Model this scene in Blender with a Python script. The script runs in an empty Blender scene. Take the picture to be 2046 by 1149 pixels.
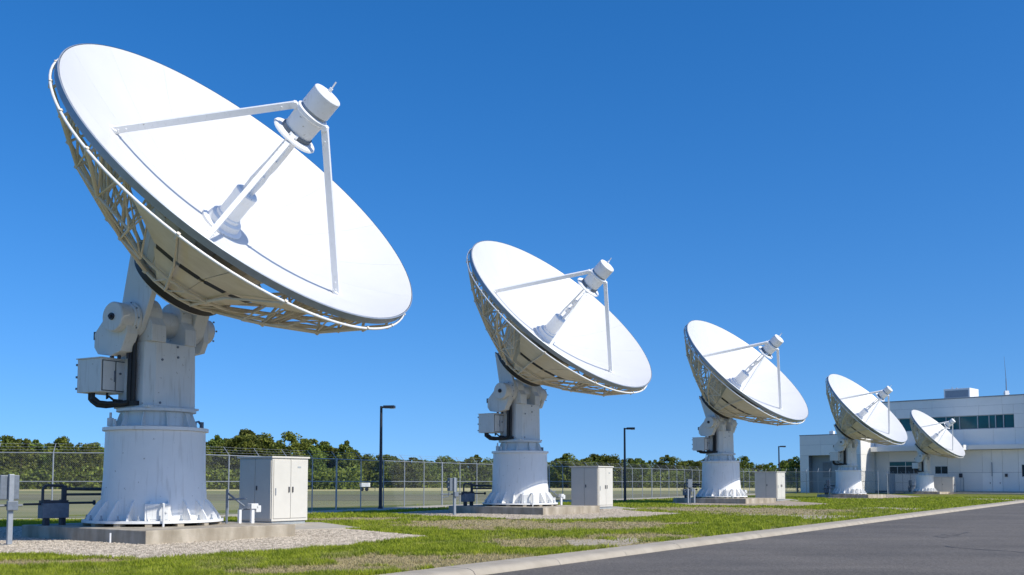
import bpy, bmesh, math, random
import numpy as np
from mathutils import Vector, Matrix
R=math.radians
sc=bpy.context.scene
COL=sc.collection
random.seed(7); rng=np.random.default_rng(7)

# ------------------------------------------------------------------ camera
CH=1.6; PITCH=R(4.0); FPX=2000.0; W0,H0=2046,1149; HOR=962.0
cam_d=bpy.data.cameras.new('camera'); cam=bpy.data.objects.new('camera',cam_d); COL.objects.link(cam)
cam.location=(0,0,CH); cam.rotation_euler=(R(90)+PITCH,0,0)
cam_d.sensor_width=36; cam_d.lens=36*FPX/W0
SHY=(HOR-H0/2-FPX*math.tan(PITCH))
cam_d.shift_y=SHY/W0
cam_d.clip_start=.1; cam_d.clip_end=6000
sc.camera=cam

# ------------------------------------------------------------------ sky and sun
SUN_EL=41.0; SUN_AZ=33.0          # heading below the +X axis, towards the camera side
sv=Vector((math.cos(R(SUN_EL))*math.cos(R(SUN_AZ)),-math.cos(R(SUN_EL))*math.sin(R(SUN_AZ)),math.sin(R(SUN_EL))))
world=bpy.data.worlds.new('World'); sc.world=world; world.use_nodes=True
wn=world.node_tree.nodes; wl=world.node_tree.links
bg=wn['Background']; sky=wn.new('ShaderNodeTexSky'); sky.sky_type='NISHITA'; sky.sun_disc=False
sky.sun_elevation=R(SUN_EL); sky.sun_rotation=math.atan2(sv.x,sv.y)
sky.altitude=0; sky.air_density=1.0; sky.dust_density=0.5; sky.ozone_density=5.0
hs=wn.new('ShaderNodeHueSaturation'); hs.inputs['Saturation'].default_value=1.27
# look up the sky a little above the true direction, so the pale band at the horizon stays thin as in the clear dry air of the photograph
stc=wn.new('ShaderNodeTexCoord'); smp=wn.new('ShaderNodeMapping'); smp.vector_type='POINT'; smp.inputs['Scale'].default_value=(1,1,.85); smp.inputs['Location'].default_value=(0,0,.105)
svn=wn.new('ShaderNodeVectorMath'); svn.operation='NORMALIZE'
wl.new(stc.outputs['Generated'],smp.inputs[0]); wl.new(smp.outputs[0],svn.inputs[0]); wl.new(svn.outputs[0],sky.inputs[0])
tint=wn.new('ShaderNodeMix'); tint.data_type='RGBA'; tint.blend_type='MULTIPLY'; tint.inputs[0].default_value=1; tint.inputs[7].default_value=(.88,.88,.96,1)
wl.new(sky.outputs[0],tint.inputs[6]); wl.new(tint.outputs[2],hs.inputs['Color']); wl.new(hs.outputs[0],bg.inputs[0]); bg.inputs[1].default_value=0.13
sl=bpy.data.lights.new('sun','SUN'); sun=bpy.data.objects.new('sun',sl); COL.objects.link(sun)
sl.energy=3.7; sl.angle=R(.53); sl.color=(1,.955,.86)
sun.rotation_euler=sv.to_track_quat('Z','Y').to_euler(); sun.location=(60,-40,60)
sc.view_settings.view_transform='Standard'; sc.view_settings.look='None'
sc.view_settings.exposure=0.38; sc.view_settings.gamma=1.0; sc.view_settings.use_curve_mapping=False
sc.render.engine='CYCLES'
sc.cycles.max_bounces=6; sc.cycles.transparent_max_bounces=8

# ------------------------------------------------------------------ picture point -> place on the site
def ray(px,py):
    u=(px-W0/2)/FPX; v=-(py-H0/2-SHY)/FPX; c,s=math.cos(PITCH),math.sin(PITCH)
    return Vector((u,c-v*s,s+v*c))
def gp(px,py,z=0.0):
    r=ray(px,py); return Vector((0,0,CH))+r*((z-CH)/r.z)
def hit(px,py,P0,N):
    r=ray(px,py); o=Vector((0,0,CH)); return o+r*((Vector(P0)-o).dot(Vector(N))/r.dot(Vector(N)))

# ------------------------------------------------------------------ materials
def mat(name,col,rough=.6,metal=0.,var=.12,scale=3.,bump=0.,bscale=40.,stretch=(1,1,1),col2=None,lo=.35,hi=.7,detail=6,spec=None,coord='Object',rand=0.):
    m=bpy.data.materials.new(name); m.use_nodes=True; n=m.node_tree.nodes; l=m.node_tree.links
    b=n['Principled BSDF']; b.inputs['Roughness'].default_value=rough; b.inputs['Metallic'].default_value=metal
    if spec is not None: b.inputs['Specular IOR Level'].default_value=spec
    tc=n.new('ShaderNodeTexCoord'); mp=n.new('ShaderNodeMapping'); mp.inputs['Scale'].default_value=stretch
    l.new(tc.outputs[coord],mp.inputs[0]); oi0=n.new('ShaderNodeObjectInfo'); sc0=n.new('ShaderNodeVectorMath'); sc0.operation='SCALE'; sc0.inputs[0].default_value=(37,53,71)
    l.new(oi0.outputs['Random'],sc0.inputs['Scale']); l.new(sc0.outputs[0],mp.inputs['Location'])
    nz=n.new('ShaderNodeTexNoise'); nz.inputs['Scale'].default_value=scale; nz.inputs['Detail'].default_value=detail; nz.inputs['Roughness'].default_value=.65
    l.new(mp.outputs[0],nz.inputs['Vector'])
    cr=n.new('ShaderNodeValToRGB'); cr.color_ramp.elements[0].position=lo; cr.color_ramp.elements[1].position=hi
    c2=col2 if col2 else tuple(c*(1-var*2) for c in col)
    cr.color_ramp.elements[0].color=(*c2,1); cr.color_ramp.elements[1].color=(*col,1)
    l.new(nz.outputs['Fac'],cr.inputs[0]); out=cr.outputs[0]
    if rand:
        oi=n.new('ShaderNodeObjectInfo'); mr=n.new('ShaderNodeMapRange'); mr.inputs[3].default_value=1-rand; mr.inputs[4].default_value=1+rand*.5
        l.new(oi.outputs['Random'],mr.inputs[0]); mx=n.new('ShaderNodeMix'); mx.data_type='RGBA'; mx.blend_type='MULTIPLY'; mx.inputs[0].default_value=1
        l.new(out,mx.inputs[6]); l.new(mr.outputs[0],mx.inputs[7]); out=mx.outputs[2]
    l.new(out,b.inputs['Base Color'])
    if bump:
        n2=n.new('ShaderNodeTexNoise'); n2.inputs['Scale'].default_value=bscale; n2.inputs['Detail'].default_value=4
        l.new(tc.outputs[coord],n2.inputs['Vector'])
        bp=n.new('ShaderNodeBump'); bp.inputs['Strength'].default_value=bump; bp.inputs['Distance'].default_value=.02
        l.new(n2.outputs['Fac'],bp.inputs['Height']); l.new(bp.outputs[0],b.inputs['Normal'])
    return m
def streaky(name,col,dirt,amount=.5,rough=.45):
    """white paint with thin vertical run marks and small chips"""
    m=mat(name,col,rough,var=.03,scale=1.5)
    n=m.node_tree.nodes; l=m.node_tree.links; b=n['Principled BSDF']; base=b.inputs['Base Color'].links[0].from_socket
    tc=n.new('ShaderNodeTexCoord'); mp=n.new('ShaderNodeMapping'); mp.inputs['Scale'].default_value=(5,5,.45); l.new(tc.outputs['Object'],mp.inputs[0]); oi1=n.new('ShaderNodeObjectInfo'); sc1=n.new('ShaderNodeVectorMath'); sc1.operation='SCALE'; sc1.inputs[0].default_value=(41,23,67); l.new(oi1.outputs['Random'],sc1.inputs['Scale']); l.new(sc1.outputs[0],mp.inputs['Location'])
    nz=n.new('ShaderNodeTexNoise'); nz.inputs['Scale'].default_value=2.2; nz.inputs['Detail'].default_value=8; l.new(mp.outputs[0],nz.inputs['Vector'])
    cr=n.new('ShaderNodeValToRGB'); cr.color_ramp.elements[0].position=.56; cr.color_ramp.elements[1].position=.78
    cr.color_ramp.elements[0].color=(0,0,0,1); cr.color_ramp.elements[1].color=(amount,)*3+(1,); l.new(nz.outputs['Fac'],cr.inputs[0])
    n3=n.new('ShaderNodeTexNoise'); n3.inputs['Scale'].default_value=9; n3.inputs['Detail'].default_value=3; l.new(tc.outputs['Object'],n3.inputs['Vector'])
    c3=n.new('ShaderNodeValToRGB'); c3.color_ramp.elements[0].position=.70; c3.color_ramp.elements[1].position=.74
    c3.color_ramp.elements[0].color=(0,0,0,1); c3.color_ramp.elements[1].color=(.8,)*3+(1,); l.new(n3.outputs['Fac'],c3.inputs[0])
    ad=n.new('ShaderNodeMath'); ad.operation='MAXIMUM'; l.new(cr.outputs[0],ad.inputs[0]); l.new(c3.outputs[0],ad.inputs[1])
    mx=n.new('ShaderNodeMix'); mx.data_type='RGBA'; l.new(ad.outputs[0],mx.inputs[0]); l.new(base,mx.inputs[6]); mx.inputs[7].default_value=(*dirt,1)
    l.new(mx.outputs[2],b.inputs['Base Color']); return m
M={}
M['reflector']=mat('reflector_paint',(.655,.648,.625),.34,var=.02,scale=.8,bump=.04,bscale=1.5,rand=.018)
M['white']=streaky('white_steel_paint',(.80,.80,.79),(.36,.33,.28),.25)
M['ped']=streaky('pedestal_paint',(.84,.83,.80),(.34,.31,.26),.35)
M['turret']=streaky('turret_paint',(.70,.70,.68),(.30,.26,.20),.45)
M['beige']=mat('back_cream_paint',(.78,.71,.60),.6,var=.10,scale=1.3,col2=(.66,.59,.48))
M['rimgray']=mat('galvanised_rim',(.36,.40,.45),.38,metal=.25,var=.08,scale=4)
M['black']=mat('black_rubber',(.02,.02,.022),.55,var=.2,scale=8)
M['dark']=mat('dark_steel',(.05,.055,.07),.5,metal=.2,var=.2,scale=8)
M['bluegray']=mat('blue_grey_steel',(.17,.20,.24),.5,var=.15,scale=8)
M['post']=mat('galvanised_post',(.36,.385,.41),.45,metal=.35,var=.10,scale=10)
M['galv']=mat('galvanised_wire',(.34,.36,.38),.5,metal=.3,var=.10,scale=10)
M['lamp']=mat('lamp_pole_paint',(.028,.032,.045),.4,var=.15,scale=3)
M['lens']=mat('lamp_lens',(.45,.45,.42),.2,var=.05,scale=3)
M['cab']=mat('cabinet_paint',(.64,.61,.54),.5,var=.035,scale=1.8)
M['cabdark']=mat('cabinet_seam',(.10,.11,.11),.6,var=.1,scale=4)
M['plinth']=mat('grey_plinth_paint',(.36,.39,.40),.6,var=.1,scale=4)
M['panel']=mat('facade_panel',(.88,.86,.81),.5,var=.03,scale=.5,rand=.05)
M['panel2']=mat('facade_wall',(.80,.79,.75),.6,var=.03,scale=.4,rand=.04)
M['recess_shade']=mat('recess_painted_shade',(.30,.34,.37),.7,var=.08,scale=.5)  # shade inside the recessed bay put into a darker, bluer wall colour
M['core']=mat('facade_joint',(.20,.22,.24),.8,var=.1)
M['trim']=mat('roof_edge_trim',(.30,.33,.36),.5,var=.05)
M['glass']=mat('teal_glass',(.008,.12,.14),.12,var=.25,scale=.3,spec=.35)
M['glassdark']=mat('dark_glass',(.008,.015,.022),.1,var=.2,spec=.3)
M['mullion']=mat('mullion',(.45,.5,.52),.5)
M['tar']=mat('tar',(.012,.012,.013),.6)
M['bark']=mat('bark',(.10,.075,.05),.9,var=.25,scale=6,bump=.4,bscale=20)
def conc(name,col,col2,streak=True,world=False,amt=.65):
    m=mat(name,col,.85,scale=1.3,col2=col2,lo=.3,hi=.66,bump=.35,bscale=35,detail=9)
    n=m.node_tree.nodes; l=m.node_tree.links; b=n['Principled BSDF']; base=b.inputs['Base Color'].links[0].from_socket
    tc=n.new('ShaderNodeTexCoord'); mp=n.new('ShaderNodeMapping'); mp.inputs['Scale'].default_value=(1.9,1.9,.5 if streak else 1.9); l.new(tc.outputs['Object'],mp.inputs[0])
    nz=n.new('ShaderNodeTexNoise'); nz.inputs['Scale'].default_value=1.2; nz.inputs['Detail'].default_value=7; l.new(mp.outputs[0],nz.inputs['Vector'])
    cr=n.new('ShaderNodeValToRGB'); cr.color_ramp.elements[0].position=.35; cr.color_ramp.elements[1].position=.62
    cr.color_ramp.elements[0].color=(.50,.46,.39,1); cr.color_ramp.elements[1].color=(1.05,1.04,1.02,1); l.new(nz.outputs['Fac'],cr.inputs[0])
    mx=n.new('ShaderNodeMix'); mx.data_type='RGBA'; mx.blend_type='MULTIPLY'; mx.inputs[0].default_value=amt; l.new(base,mx.inputs[6]); l.new(cr.outputs[0],mx.inputs[7])
    l.new(mx.outputs[2],b.inputs['Base Color'])
    if world:
        ge=n.new('ShaderNodeNewGeometry')
        for k in list(l):
            if k.from_node.type=='TEX_COORD': l.new(ge.outputs['Position'],k.to_socket)
    return m
M['conc']=conc('weathered_concrete',(.50,.44,.35),(.36,.315,.24))
M['concpath']=conc('pale_concrete',(.50,.45,.36),(.42,.37,.29),False,True,.3)
M['sand']=conc('sandy_worn_ground',(.50,.42,.31),(.38,.32,.22),False,True,.5)
M['kerb']=conc('kerb_concrete',(.43,.375,.29),(.38,.33,.255),False,True,.25) #'kerb_concrete',(.42,.38,.31),(.32,.28,.22),False)
# gravel: two noises, cells with bump
def gravel():
    m=mat('gravel',(.53,.45,.345),.95,scale=1.2,col2=(.44,.37,.28))
    n=m.node_tree.nodes; l=m.node_tree.links; b=n['Principled BSDF']; base=b.inputs['Base Color'].links[0].from_socket
    tc=n.new('ShaderNodeTexCoord'); vo=n.new('ShaderNodeTexVoronoi'); vo.inputs['Scale'].default_value=22; l.new(tc.outputs['Object'],vo.inputs['Vector'])
    cr=n.new('ShaderNodeValToRGB'); cr.color_ramp.elements[0].color=(.45,.43,.40,1); cr.color_ramp.elements[1].color=(1.25,1.2,1.15,1)
    sp=n.new('ShaderNodeSeparateColor'); l.new(vo.outputs['Color'],sp.inputs[0]); l.new(sp.outputs[0],cr.inputs[0])
    mx=n.new('ShaderNodeMix'); mx.data_type='RGBA'; mx.blend_type='MULTIPLY'; mx.inputs[0].default_value=.9; l.new(base,mx.inputs[6]); l.new(cr.outputs[0],mx.inputs[7])
    l.new(mx.outputs[2],b.inputs['Base Color'])
    bp=n.new('ShaderNodeBump'); bp.inputs['Strength'].default_value=.9; bp.inputs['Distance'].default_value=.03; bp.invert=True
    l.new(vo.outputs['Distance'],bp.inputs['Height']); l.new(bp.outputs[0],b.inputs['Normal']); return m
M['gravel']=gravel()
M['pebble']=mat('pebble',(.66,.57,.45),.9,scale=9,col2=(.25,.21,.16),lo=.38,hi=.60,detail=2)
def asphalt():
    m=mat('asphalt',(.155,.134,.108),.9,scale=.35,col2=(.122,.108,.091),lo=.3,hi=.7,detail=5)
    n=m.node_tree.nodes; l=m.node_tree.links; b=n['Principled BSDF']; base=b.inputs['Base Color'].links[0].from_socket
    tc=n.new('ShaderNodeTexCoord')
    def layer(scale,lo,hi,c0,c1,stretch,fac,base):
        mp=n.new('ShaderNodeMapping'); mp.inputs['Scale'].default_value=stretch; mp.inputs['Rotation'].default_value=(0,0,R(-56)); l.new(tc.outputs['Object'],mp.inputs[0])
        nz=n.new('ShaderNodeTexNoise'); nz.inputs['Scale'].default_value=scale; nz.inputs['Detail'].default_value=6; l.new(mp.outputs[0],nz.inputs['Vector'])
        cr=n.new('ShaderNodeValToRGB'); cr.color_ramp.elements[0].position=lo; cr.color_ramp.elements[1].position=hi
        cr.color_ramp.elements[0].color=(c0,)*3+(1,); cr.color_ramp.elements[1].color=(c1,)*3+(1,); l.new(nz.outputs['Fac'],cr.inputs[0])
        mx=n.new('ShaderNodeMix'); mx.data_type='RGBA'; mx.blend_type='MULTIPLY'; mx.inputs[0].default_value=fac; l.new(base,mx.inputs[6]); l.new(cr.outputs[0],mx.inputs[7]); return mx.outputs[2]
    o=layer(38,.35,.65,.45,1.5,(1,1,1),.9,base)      # stones
    o=layer(9,.3,.7,.8,1.15,(1,1,1),.9,o)
    o=layer(.5,.35,.65,.84,1.10,(.12,1.2,1),1,o); o=layer(.25,.45,.6,.90,1.05,(1,1,1),1,o)    # long lanes worn by tyres
    l.new(o,b.inputs['Base Color'])
    nz=n.new('ShaderNodeTexNoise'); nz.inputs['Scale'].default_value=70; l.new(tc.outputs['Object'],nz.inputs['Vector'])
    bp=n.new('ShaderNodeBump'); bp.inputs['Strength'].default_value=.5; bp.inputs['Distance'].default_value=.01; l.new(nz.outputs['Fac'],bp.inputs['Height']); l.new(bp.outputs[0],b.inputs['Normal']); return m
M['asphalt']=asphalt()
def grassmat(name,attr,g1,g2,d1,d2,transl=False):
    """green to straw by the stored dryness value, with fine noise"""
    m=bpy.data.materials.new(name); m.use_nodes=True; n=m.node_tree.nodes; l=m.node_tree.links; b=n['Principled BSDF']
    b.inputs['Roughness'].default_value=.85; b.inputs['Specular IOR Level'].default_value=.2
    at=n.new('ShaderNodeAttribute'); at.attribute_name='dry'
    tc=n.new('ShaderNodeTexCoord')
    def noise(s,a,c,lo=.35,hi=.65):
        nz=n.new('ShaderNodeTexNoise'); nz.inputs['Scale'].default_value=s; nz.inputs['Detail'].default_value=5; l.new(tc.outputs['Object'],nz.inputs['Vector'])
        cr=n.new('ShaderNodeValToRGB'); cr.color_ramp.elements[0].position=lo; cr.color_ramp.elements[1].position=hi
        cr.color_ramp.elements[0].color=(*a,1); cr.color_ramp.elements[1].color=(*c,1); l.new(nz.outputs['Fac'],cr.inputs[0]); return cr.outputs[0]
    gr=noise(1.7,g1,g2); dr=noise(2.3,d1,d2)
    mx=n.new('ShaderNodeMix'); mx.data_type='RGBA'; l.new(at.outputs['Fac'],mx.inputs[0]); l.new(gr,mx.inputs[6]); l.new(dr,mx.inputs[7])
    fine=noise(14,(.72,.72,.7),(1.15,1.15,1.1),.3,.7)
    m2=n.new('ShaderNodeMix'); m2.data_type='RGBA'; m2.blend_type='MULTIPLY'; m2.inputs[0].default_value=1; l.new(mx.outputs[2],m2.inputs[6]); l.new(fine,m2.inputs[7])
    l.new(m2.outputs[2],b.inputs['Base Color'])
    if transl:
        tr=n.new('ShaderNodeBsdfTranslucent'); l.new(m2.outputs[2],tr.inputs[0]); ms=n.new('ShaderNodeMixShader'); ms.inputs[0].default_value=.35
        l.new(b.outputs[0],ms.inputs[1]); l.new(tr.outputs[0],ms.inputs[2]); l.new(ms.outputs[0],n['Material Output'].inputs[0])
    return m
M['lawn']=grassmat('lawn_soil','dry',(.13,.15,.015),(.22,.23,.03),(.42,.34,.22),(.32,.26,.15))
M['blade']=grassmat('grass_blade','dry',(.19,.26,.010),(.42,.47,.04),(.56,.46,.27),(.46,.38,.20),True)
M['field']=mat('dry_field',(.27,.24,.10),.95,scale=.05,col2=(.15,.17,.05),lo=.35,hi=.62,detail=9,stretch=(.35,1,1))
M['strawfield']=mat('straw_field',(.56,.48,.22),.95,scale=.08,col2=(.42,.38,.14),lo=.35,hi=.62,detail=9,stretch=(.35,1,1))
M['track']=mat('service_track',(.20,.18,.085),.95,scale=.12,col2=(.13,.125,.05),lo=.35,hi=.65,detail=8,stretch=(.3,1,1))
def leafmat(name,a,c):
    m=bpy.data.materials.new(name); m.use_nodes=True; n=m.node_tree.nodes; l=m.node_tree.links; b=n['Principled BSDF']
    b.inputs['Roughness'].default_value=.7; b.inputs['Specular IOR Level'].default_value=.25
    tc=n.new('ShaderNodeTexCoord'); nz=n.new('ShaderNodeTexNoise'); nz.inputs['Scale'].default_value=.9; nz.inputs['Detail'].default_value=5; l.new(tc.outputs['Object'],nz.inputs['Vector'])
    cr=n.new('ShaderNodeValToRGB'); cr.color_ramp.elements[0].position=.35; cr.color_ramp.elements[1].position=.68
    cr.color_ramp.elements[0].color=(*a,1); cr.color_ramp.elements[1].color=(*c,1); l.new(nz.outputs['Fac'],cr.inputs[0])
    oi=n.new('ShaderNodeObjectInfo'); hs=n.new('ShaderNodeHueSaturation'); mr=n.new('ShaderNodeMapRange'); mr.inputs[3].default_value=.475; mr.inputs[4].default_value=.515
    l.new(oi.outputs['Random'],mr.inputs[0]); l.new(mr.outputs[0],hs.inputs['Hue'])
    m2=n.new('ShaderNodeMapRange'); m2.inputs[3].default_value=.75; m2.inputs[4].default_value=1.25; l.new(oi.outputs['Random'],m2.inputs[0]); l.new(m2.outputs[0],hs.inputs['Value'])
    l.new(cr.outputs[0],hs.inputs['Color']); l.new(hs.outputs[0],b.inputs['Base Color'])
    tr=n.new('ShaderNodeBsdfTranslucent'); l.new(hs.outputs[0],tr.inputs[0]); ms=n.new('ShaderNodeMixShader'); ms.inputs[0].default_value=.25
    l.new(b.outputs[0],ms.inputs[1]); l.new(tr.outputs[0],ms.inputs[2]); l.new(ms.outputs[0],n['Material Output'].inputs[0]); return m
M['leaf']=leafmat('foliage',(.048,.076,.014),(.24,.28,.045))
M['leaf2']=leafmat('foliage_bright',(.06,.10,.02),(.14,.20,.04))

# ------------------------------------------------------------------ mesh helpers
class MB:
    def __init__(s): s.v=[]; s.f=[]; s.mi=[]; s.cur=0
    def add(s,vs,fs):
        o=len(s.v); s.v+= [tuple(v) for v in vs]; s.f+=[tuple(i+o for i in f) for f in fs]; s.mi+=[s.cur]*len(fs); return s
    def box(s,a,b,m=None):
        (x0,y0,z0),(x1,y1,z1)=a,b
        vs=[(x0,y0,z0),(x1,y0,z0),(x1,y1,z0),(x0,y1,z0),(x0,y0,z1),(x1,y0,z1),(x1,y1,z1),(x0,y1,z1)]
        if m is not None: vs=[m@Vector(v) for v in vs]
        return s.add(vs,[(0,3,2,1),(4,5,6,7),(0,1,5,4),(1,2,6,5),(2,3,7,6),(3,0,4,7)])
    def tube(s,p,q,r,r2=None,n=8,cap=True):
        p=Vector(p);q=Vector(q); r2=r if r2 is None else r2; d=(q-p).normalized(); a=d.orthogonal().normalized(); b=d.cross(a)
        vs=[p+(a*math.cos(2*math.pi*i/n)+b*math.sin(2*math.pi*i/n))*r for i in range(n)]+[q+(a*math.cos(2*math.pi*i/n)+b*math.sin(2*math.pi*i/n))*r2 for i in range(n)]
        fs=[(i,(i+1)%n,n+(i+1)%n,n+i) for i in range(n)]
        if cap: fs+=[tuple(range(n-1,-1,-1)),tuple(range(n,2*n))]
        return s.add(vs,fs)
    def path(s,pts,r,n=8,closed=False):
        pts=[Vector(p) for p in pts]; N=len(pts); vs=[]; up=None
        for i,p in enumerate(pts):
            if closed: d=(pts[(i+1)%N]-pts[i-1])
            else: d=pts[min(i+1,N-1)]-pts[max(i-1,0)]
            d.normalize()
            if up is None: up=d.orthogonal().normalized()
            up=(up-d*up.dot(d)).normalized(); b=d.cross(up)
            vs+=[p+(up*math.cos(2*math.pi*j/n)+b*math.sin(2*math.pi*j/n))*r for j in range(n)]
        fs=[]
        for i in range(N if closed else N-1):
            k=(i+1)%N
            fs+=[(i*n+j,i*n+(j+1)%n,k*n+(j+1)%n,k*n+j) for j in range(n)]
        if not closed: fs+=[tuple(range(n-1,-1,-1)),tuple((N-1)*n+j for j in range(n))]
        return s.add(vs,fs)
    def lathe(s,prof,n=48,m=None,cap=True):
        """profile of (r,z) turned about z"""
        vs=[];fs=[]
        for r,z in prof:
            for i in range(n):
                t=2*math.pi*i/n; vs.append(Vector((r*math.cos(t),r*math.sin(t),z)))
        for k in range(len(prof)-1):
            for i in range(n): fs.append((k*n+i,k*n+(i+1)%n,(k+1)*n+(i+1)%n,(k+1)*n+i))
        if cap: fs+=[tuple(range(n-1,-1,-1)),tuple((len(prof)-1)*n+i for i in range(n))]
        if m is not None: vs=[m@v for v in vs]
        return s.add(vs,fs)
    def prism(s,poly,f0,f1):
        """polygon through two place functions -> two end caps and sides"""
        n=len(poly); vs=[f0(p) for p in poly]+[f1(p) for p in poly]
        return s.add(vs,[tuple(range(n-1,-1,-1)),tuple(range(n,2*n))]+[(i,(i+1)%n,n+(i+1)%n,n+i) for i in range(n)])
    def mesh(s,name,mats,smooth=None):
        me=bpy.data.meshes.new(name); me.from_pydata(s.v,[],s.f)
        for m in (mats if isinstance(mats,(list,tuple)) else [mats]): me.materials.append(m)
        me.polygons.foreach_set('material_index',s.mi)
        bm=bmesh.new(); bm.from_mesh(me); bmesh.ops.recalc_face_normals(bm,faces=bm.faces); bm.to_mesh(me); bm.free()
        if smooth:
            me.polygons.foreach_set('use_smooth',[True]*len(me.polygons)); me.set_sharp_from_angle(angle=R(smooth))
        me.update(); return me
    def build(s,name,mats,parent=None,smooth=None,bevel=0):
        o=bpy.data.objects.new(name,s.mesh(name,mats,smooth)); COL.objects.link(o)
        if parent: o.parent=parent
        if bevel:
            md=o.modifiers.new('bevel','BEVEL'); md.width=bevel; md.segments=2; md.limit_method='ANGLE'; md.angle_limit=R(40)
        return o
def link(name,me,parent=None,loc=(0,0,0),rz=0,label=None):
    o=bpy.data.objects.new(name,me); COL.objects.link(o); o.parent=parent; o.location=loc; o.rotation_euler=(0,0,rz)
    if label: o['label']=label
    return o
def empty(name,loc,rz=0): 
    o=bpy.data.objects.new(name,None); COL.objects.link(o); o.location=loc; o.rotation_euler=(0,0,rz); o.empty_display_size=.3; return o
def tag(o,label=None,cat=None,group=None,kind=None):
    if label: o['label']=label
    if cat: o['category']=cat
    if group: o['group']=group
    if kind: o['kind']=kind
    return o
def struct(o): o['kind']='structure'; return o
def box(a,b): return MB().box(a,b)

# ------------------------------------------------------------------ numpy value noise for ground dryness
_T=rng.random((256,256))
def vnoise(x,y):
    xi=np.floor(x).astype(int); yi=np.floor(y).astype(int); fx=x-xi; fy=y-yi; fx=fx*fx*(3-2*fx); fy=fy*fy*(3-2*fy)
    g=lambda a,b:_T[a&255,b&255]
    return (g(xi,yi)*(1-fx)+g(xi+1,yi)*fx)*(1-fy)+(g(xi,yi+1)*(1-fx)+g(xi+1,yi+1)*fx)*fy
def fbm(x,y,s,o=4):
    r=0;a=.5
    for i in range(o): r=r+a*vnoise(x*s+17.3*i,y*s+9.1*i); s*=2.1; a*=.5
    return r
# worn, straw-coloured places (picture x, y, half sizes in metres along and across)
DRY=[(60,1128,1.9,.32),(760,1118,1.3,.5),(900,1122,1.6,.6),(640,1140,1.4,.35),(960,1046,2.6,1.3),(1060,1052,3.2,1.3),(1150,1052,2.0,1.2),(1210,1047,2.4,.9),(1440,1018,3.6,2.2),(1530,1024,3.5,1.6),(1610,1022,3,1.5),(690,1038,2.2,.7),(1120,1085,1.6,1.0),(1290,1072,1.2,.6),(1180,1086,1.4,.8)]
DRYW=[(gp(a,b),c,d) for a,b,c,d in DRY]
def dryness(x,y):
    n=fbm(x,y,.55); n2=fbm(x+40,y+11,2.2,3)
    d=np.clip((n-.60)*4.0,0,.6)*np.clip((n2-.3)*3,0,1)
    ca,sa=math.cos(R(20)),math.sin(R(20))
    for p,a,b in DRYW:
        u=(x-p.x)*ca+(y-p.y)*sa; v=-(x-p.x)*sa+(y-p.y)*ca
        q=(u/(a*1.25))**2+(v/(b*2.4))**2+ (n2-.45)*3.2+(n-.5)*2.5
        d=np.maximum(d,np.clip((1.35-q)*1.9,0,1))
    return d

# ------------------------------------------------------------------ ground, lawn, road, kerb
struct(box((-2500,-400,-1.2),(2500,3500,-.30)).build('terrain',M['field']))
KD=Vector((.5547,.8321,0)); KN=Vector((-.8321,.5547,0)); K0=Vector((-.66,18.4,0))       # road edge of the kerb, direction, towards the lawn
def K(s,w,z): return K0+KD*s+KN*w+Vector((0,0,z))
def sheet(name,pts,z,m):
    mb=MB(); n=len(pts); mb.add([(p[0],p[1],z) for p in pts],[tuple(range(n))]); o=mb.build(name,m); me=o.data
    if me.polygons[0].normal.z<0: me.flip_normals()
    return struct(o)
road=sheet('road',[K(-60,0,0),K(160,0,0),K(160,-60,0),K(-60,-60,0)],-.12,M['asphalt'])
# lawn between the kerb and the fence foot, as a fine grid with the stored dryness
def grid_lawn(name,s0,s1,w0,w1,step,z,amp):
    ns=int((s1-s0)/step)+1; nw=int((w1-w0)/step)+1
    s=np.linspace(s0,s1,ns); w=np.linspace(w0,w1,nw); S,Wd=np.meshgrid(s,w,indexing='ij')
    X=K0.x+KD.x*S+KN.x*Wd; Y=K0.y+KD.y*S+KN.y*Wd
    Z=z+amp*(fbm(X,Y,.8,3)-.45)*np.clip((Wd-w0)/1.0,0,1)
    v=np.stack([X,Y,Z],-1).reshape(-1,3)
    i=np.arange(ns*nw).reshape(ns,nw); f=np.stack([i[:-1,:-1],i[1:,:-1],i[1:,1:],i[:-1,1:]],-1).reshape(-1,4)
    me=bpy.data.meshes.new(name); me.from_pydata(v.tolist(),[],f.tolist()); me.materials.append(M['lawn'])
    a=me.attributes.new('dry','FLOAT','POINT'); a.data.foreach_set('value',dryness(v[:,0],v[:,1]).astype(np.float32))
    me.polygons.foreach_set('use_smooth',[True]*len(me.polygons))
    o=bpy.data.objects.new(name,me); COL.objects.link(o)
    if me.polygons[0].normal.z<0: me.flip_normals()
    return struct(o)
grid_lawn('lawn',-36,150,.68,34,.30,-.010,.03)
struct(MB().add([(-300,-60,-.03),(200,-60,-.03),(200,250,-.03),(-300,250,-.03)],[(0,1,2,3)]).build('meadow',M['field']))
# cut the road out of the meadow visually: the meadow sits above the road, so it only spans the lawn side
bpy.data.objects.remove(bpy.data.objects['meadow'])
sheet('meadow',[K(-90,.7,0),K(170,.7,0),K(170,260,0),K(-90,260,0)],-.045,M['field'])
# kerb: one cast segment every three metres
kp=[(0,-.30),(0,-.115),(.05,-.04),(.12,-.004),(.20,.012),(.74,.016),(.74,-.30)]
L=3.0
kmb=MB(); 
kmb.prism(kp,lambda p:Vector((.007,p[0],p[1])),lambda p:Vector((L-.007,p[0],p[1])))
kme=kmb.mesh('kerb_stone',M['kerb'],smooth=35)
kroot=struct(empty('kerb',K(-12,0,0),math.atan2(KD.y,KD.x)))
for i in range(42): link('kerb_stone',kme,kroot,(i*L,0,random.uniform(-.003,.003)))
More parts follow.
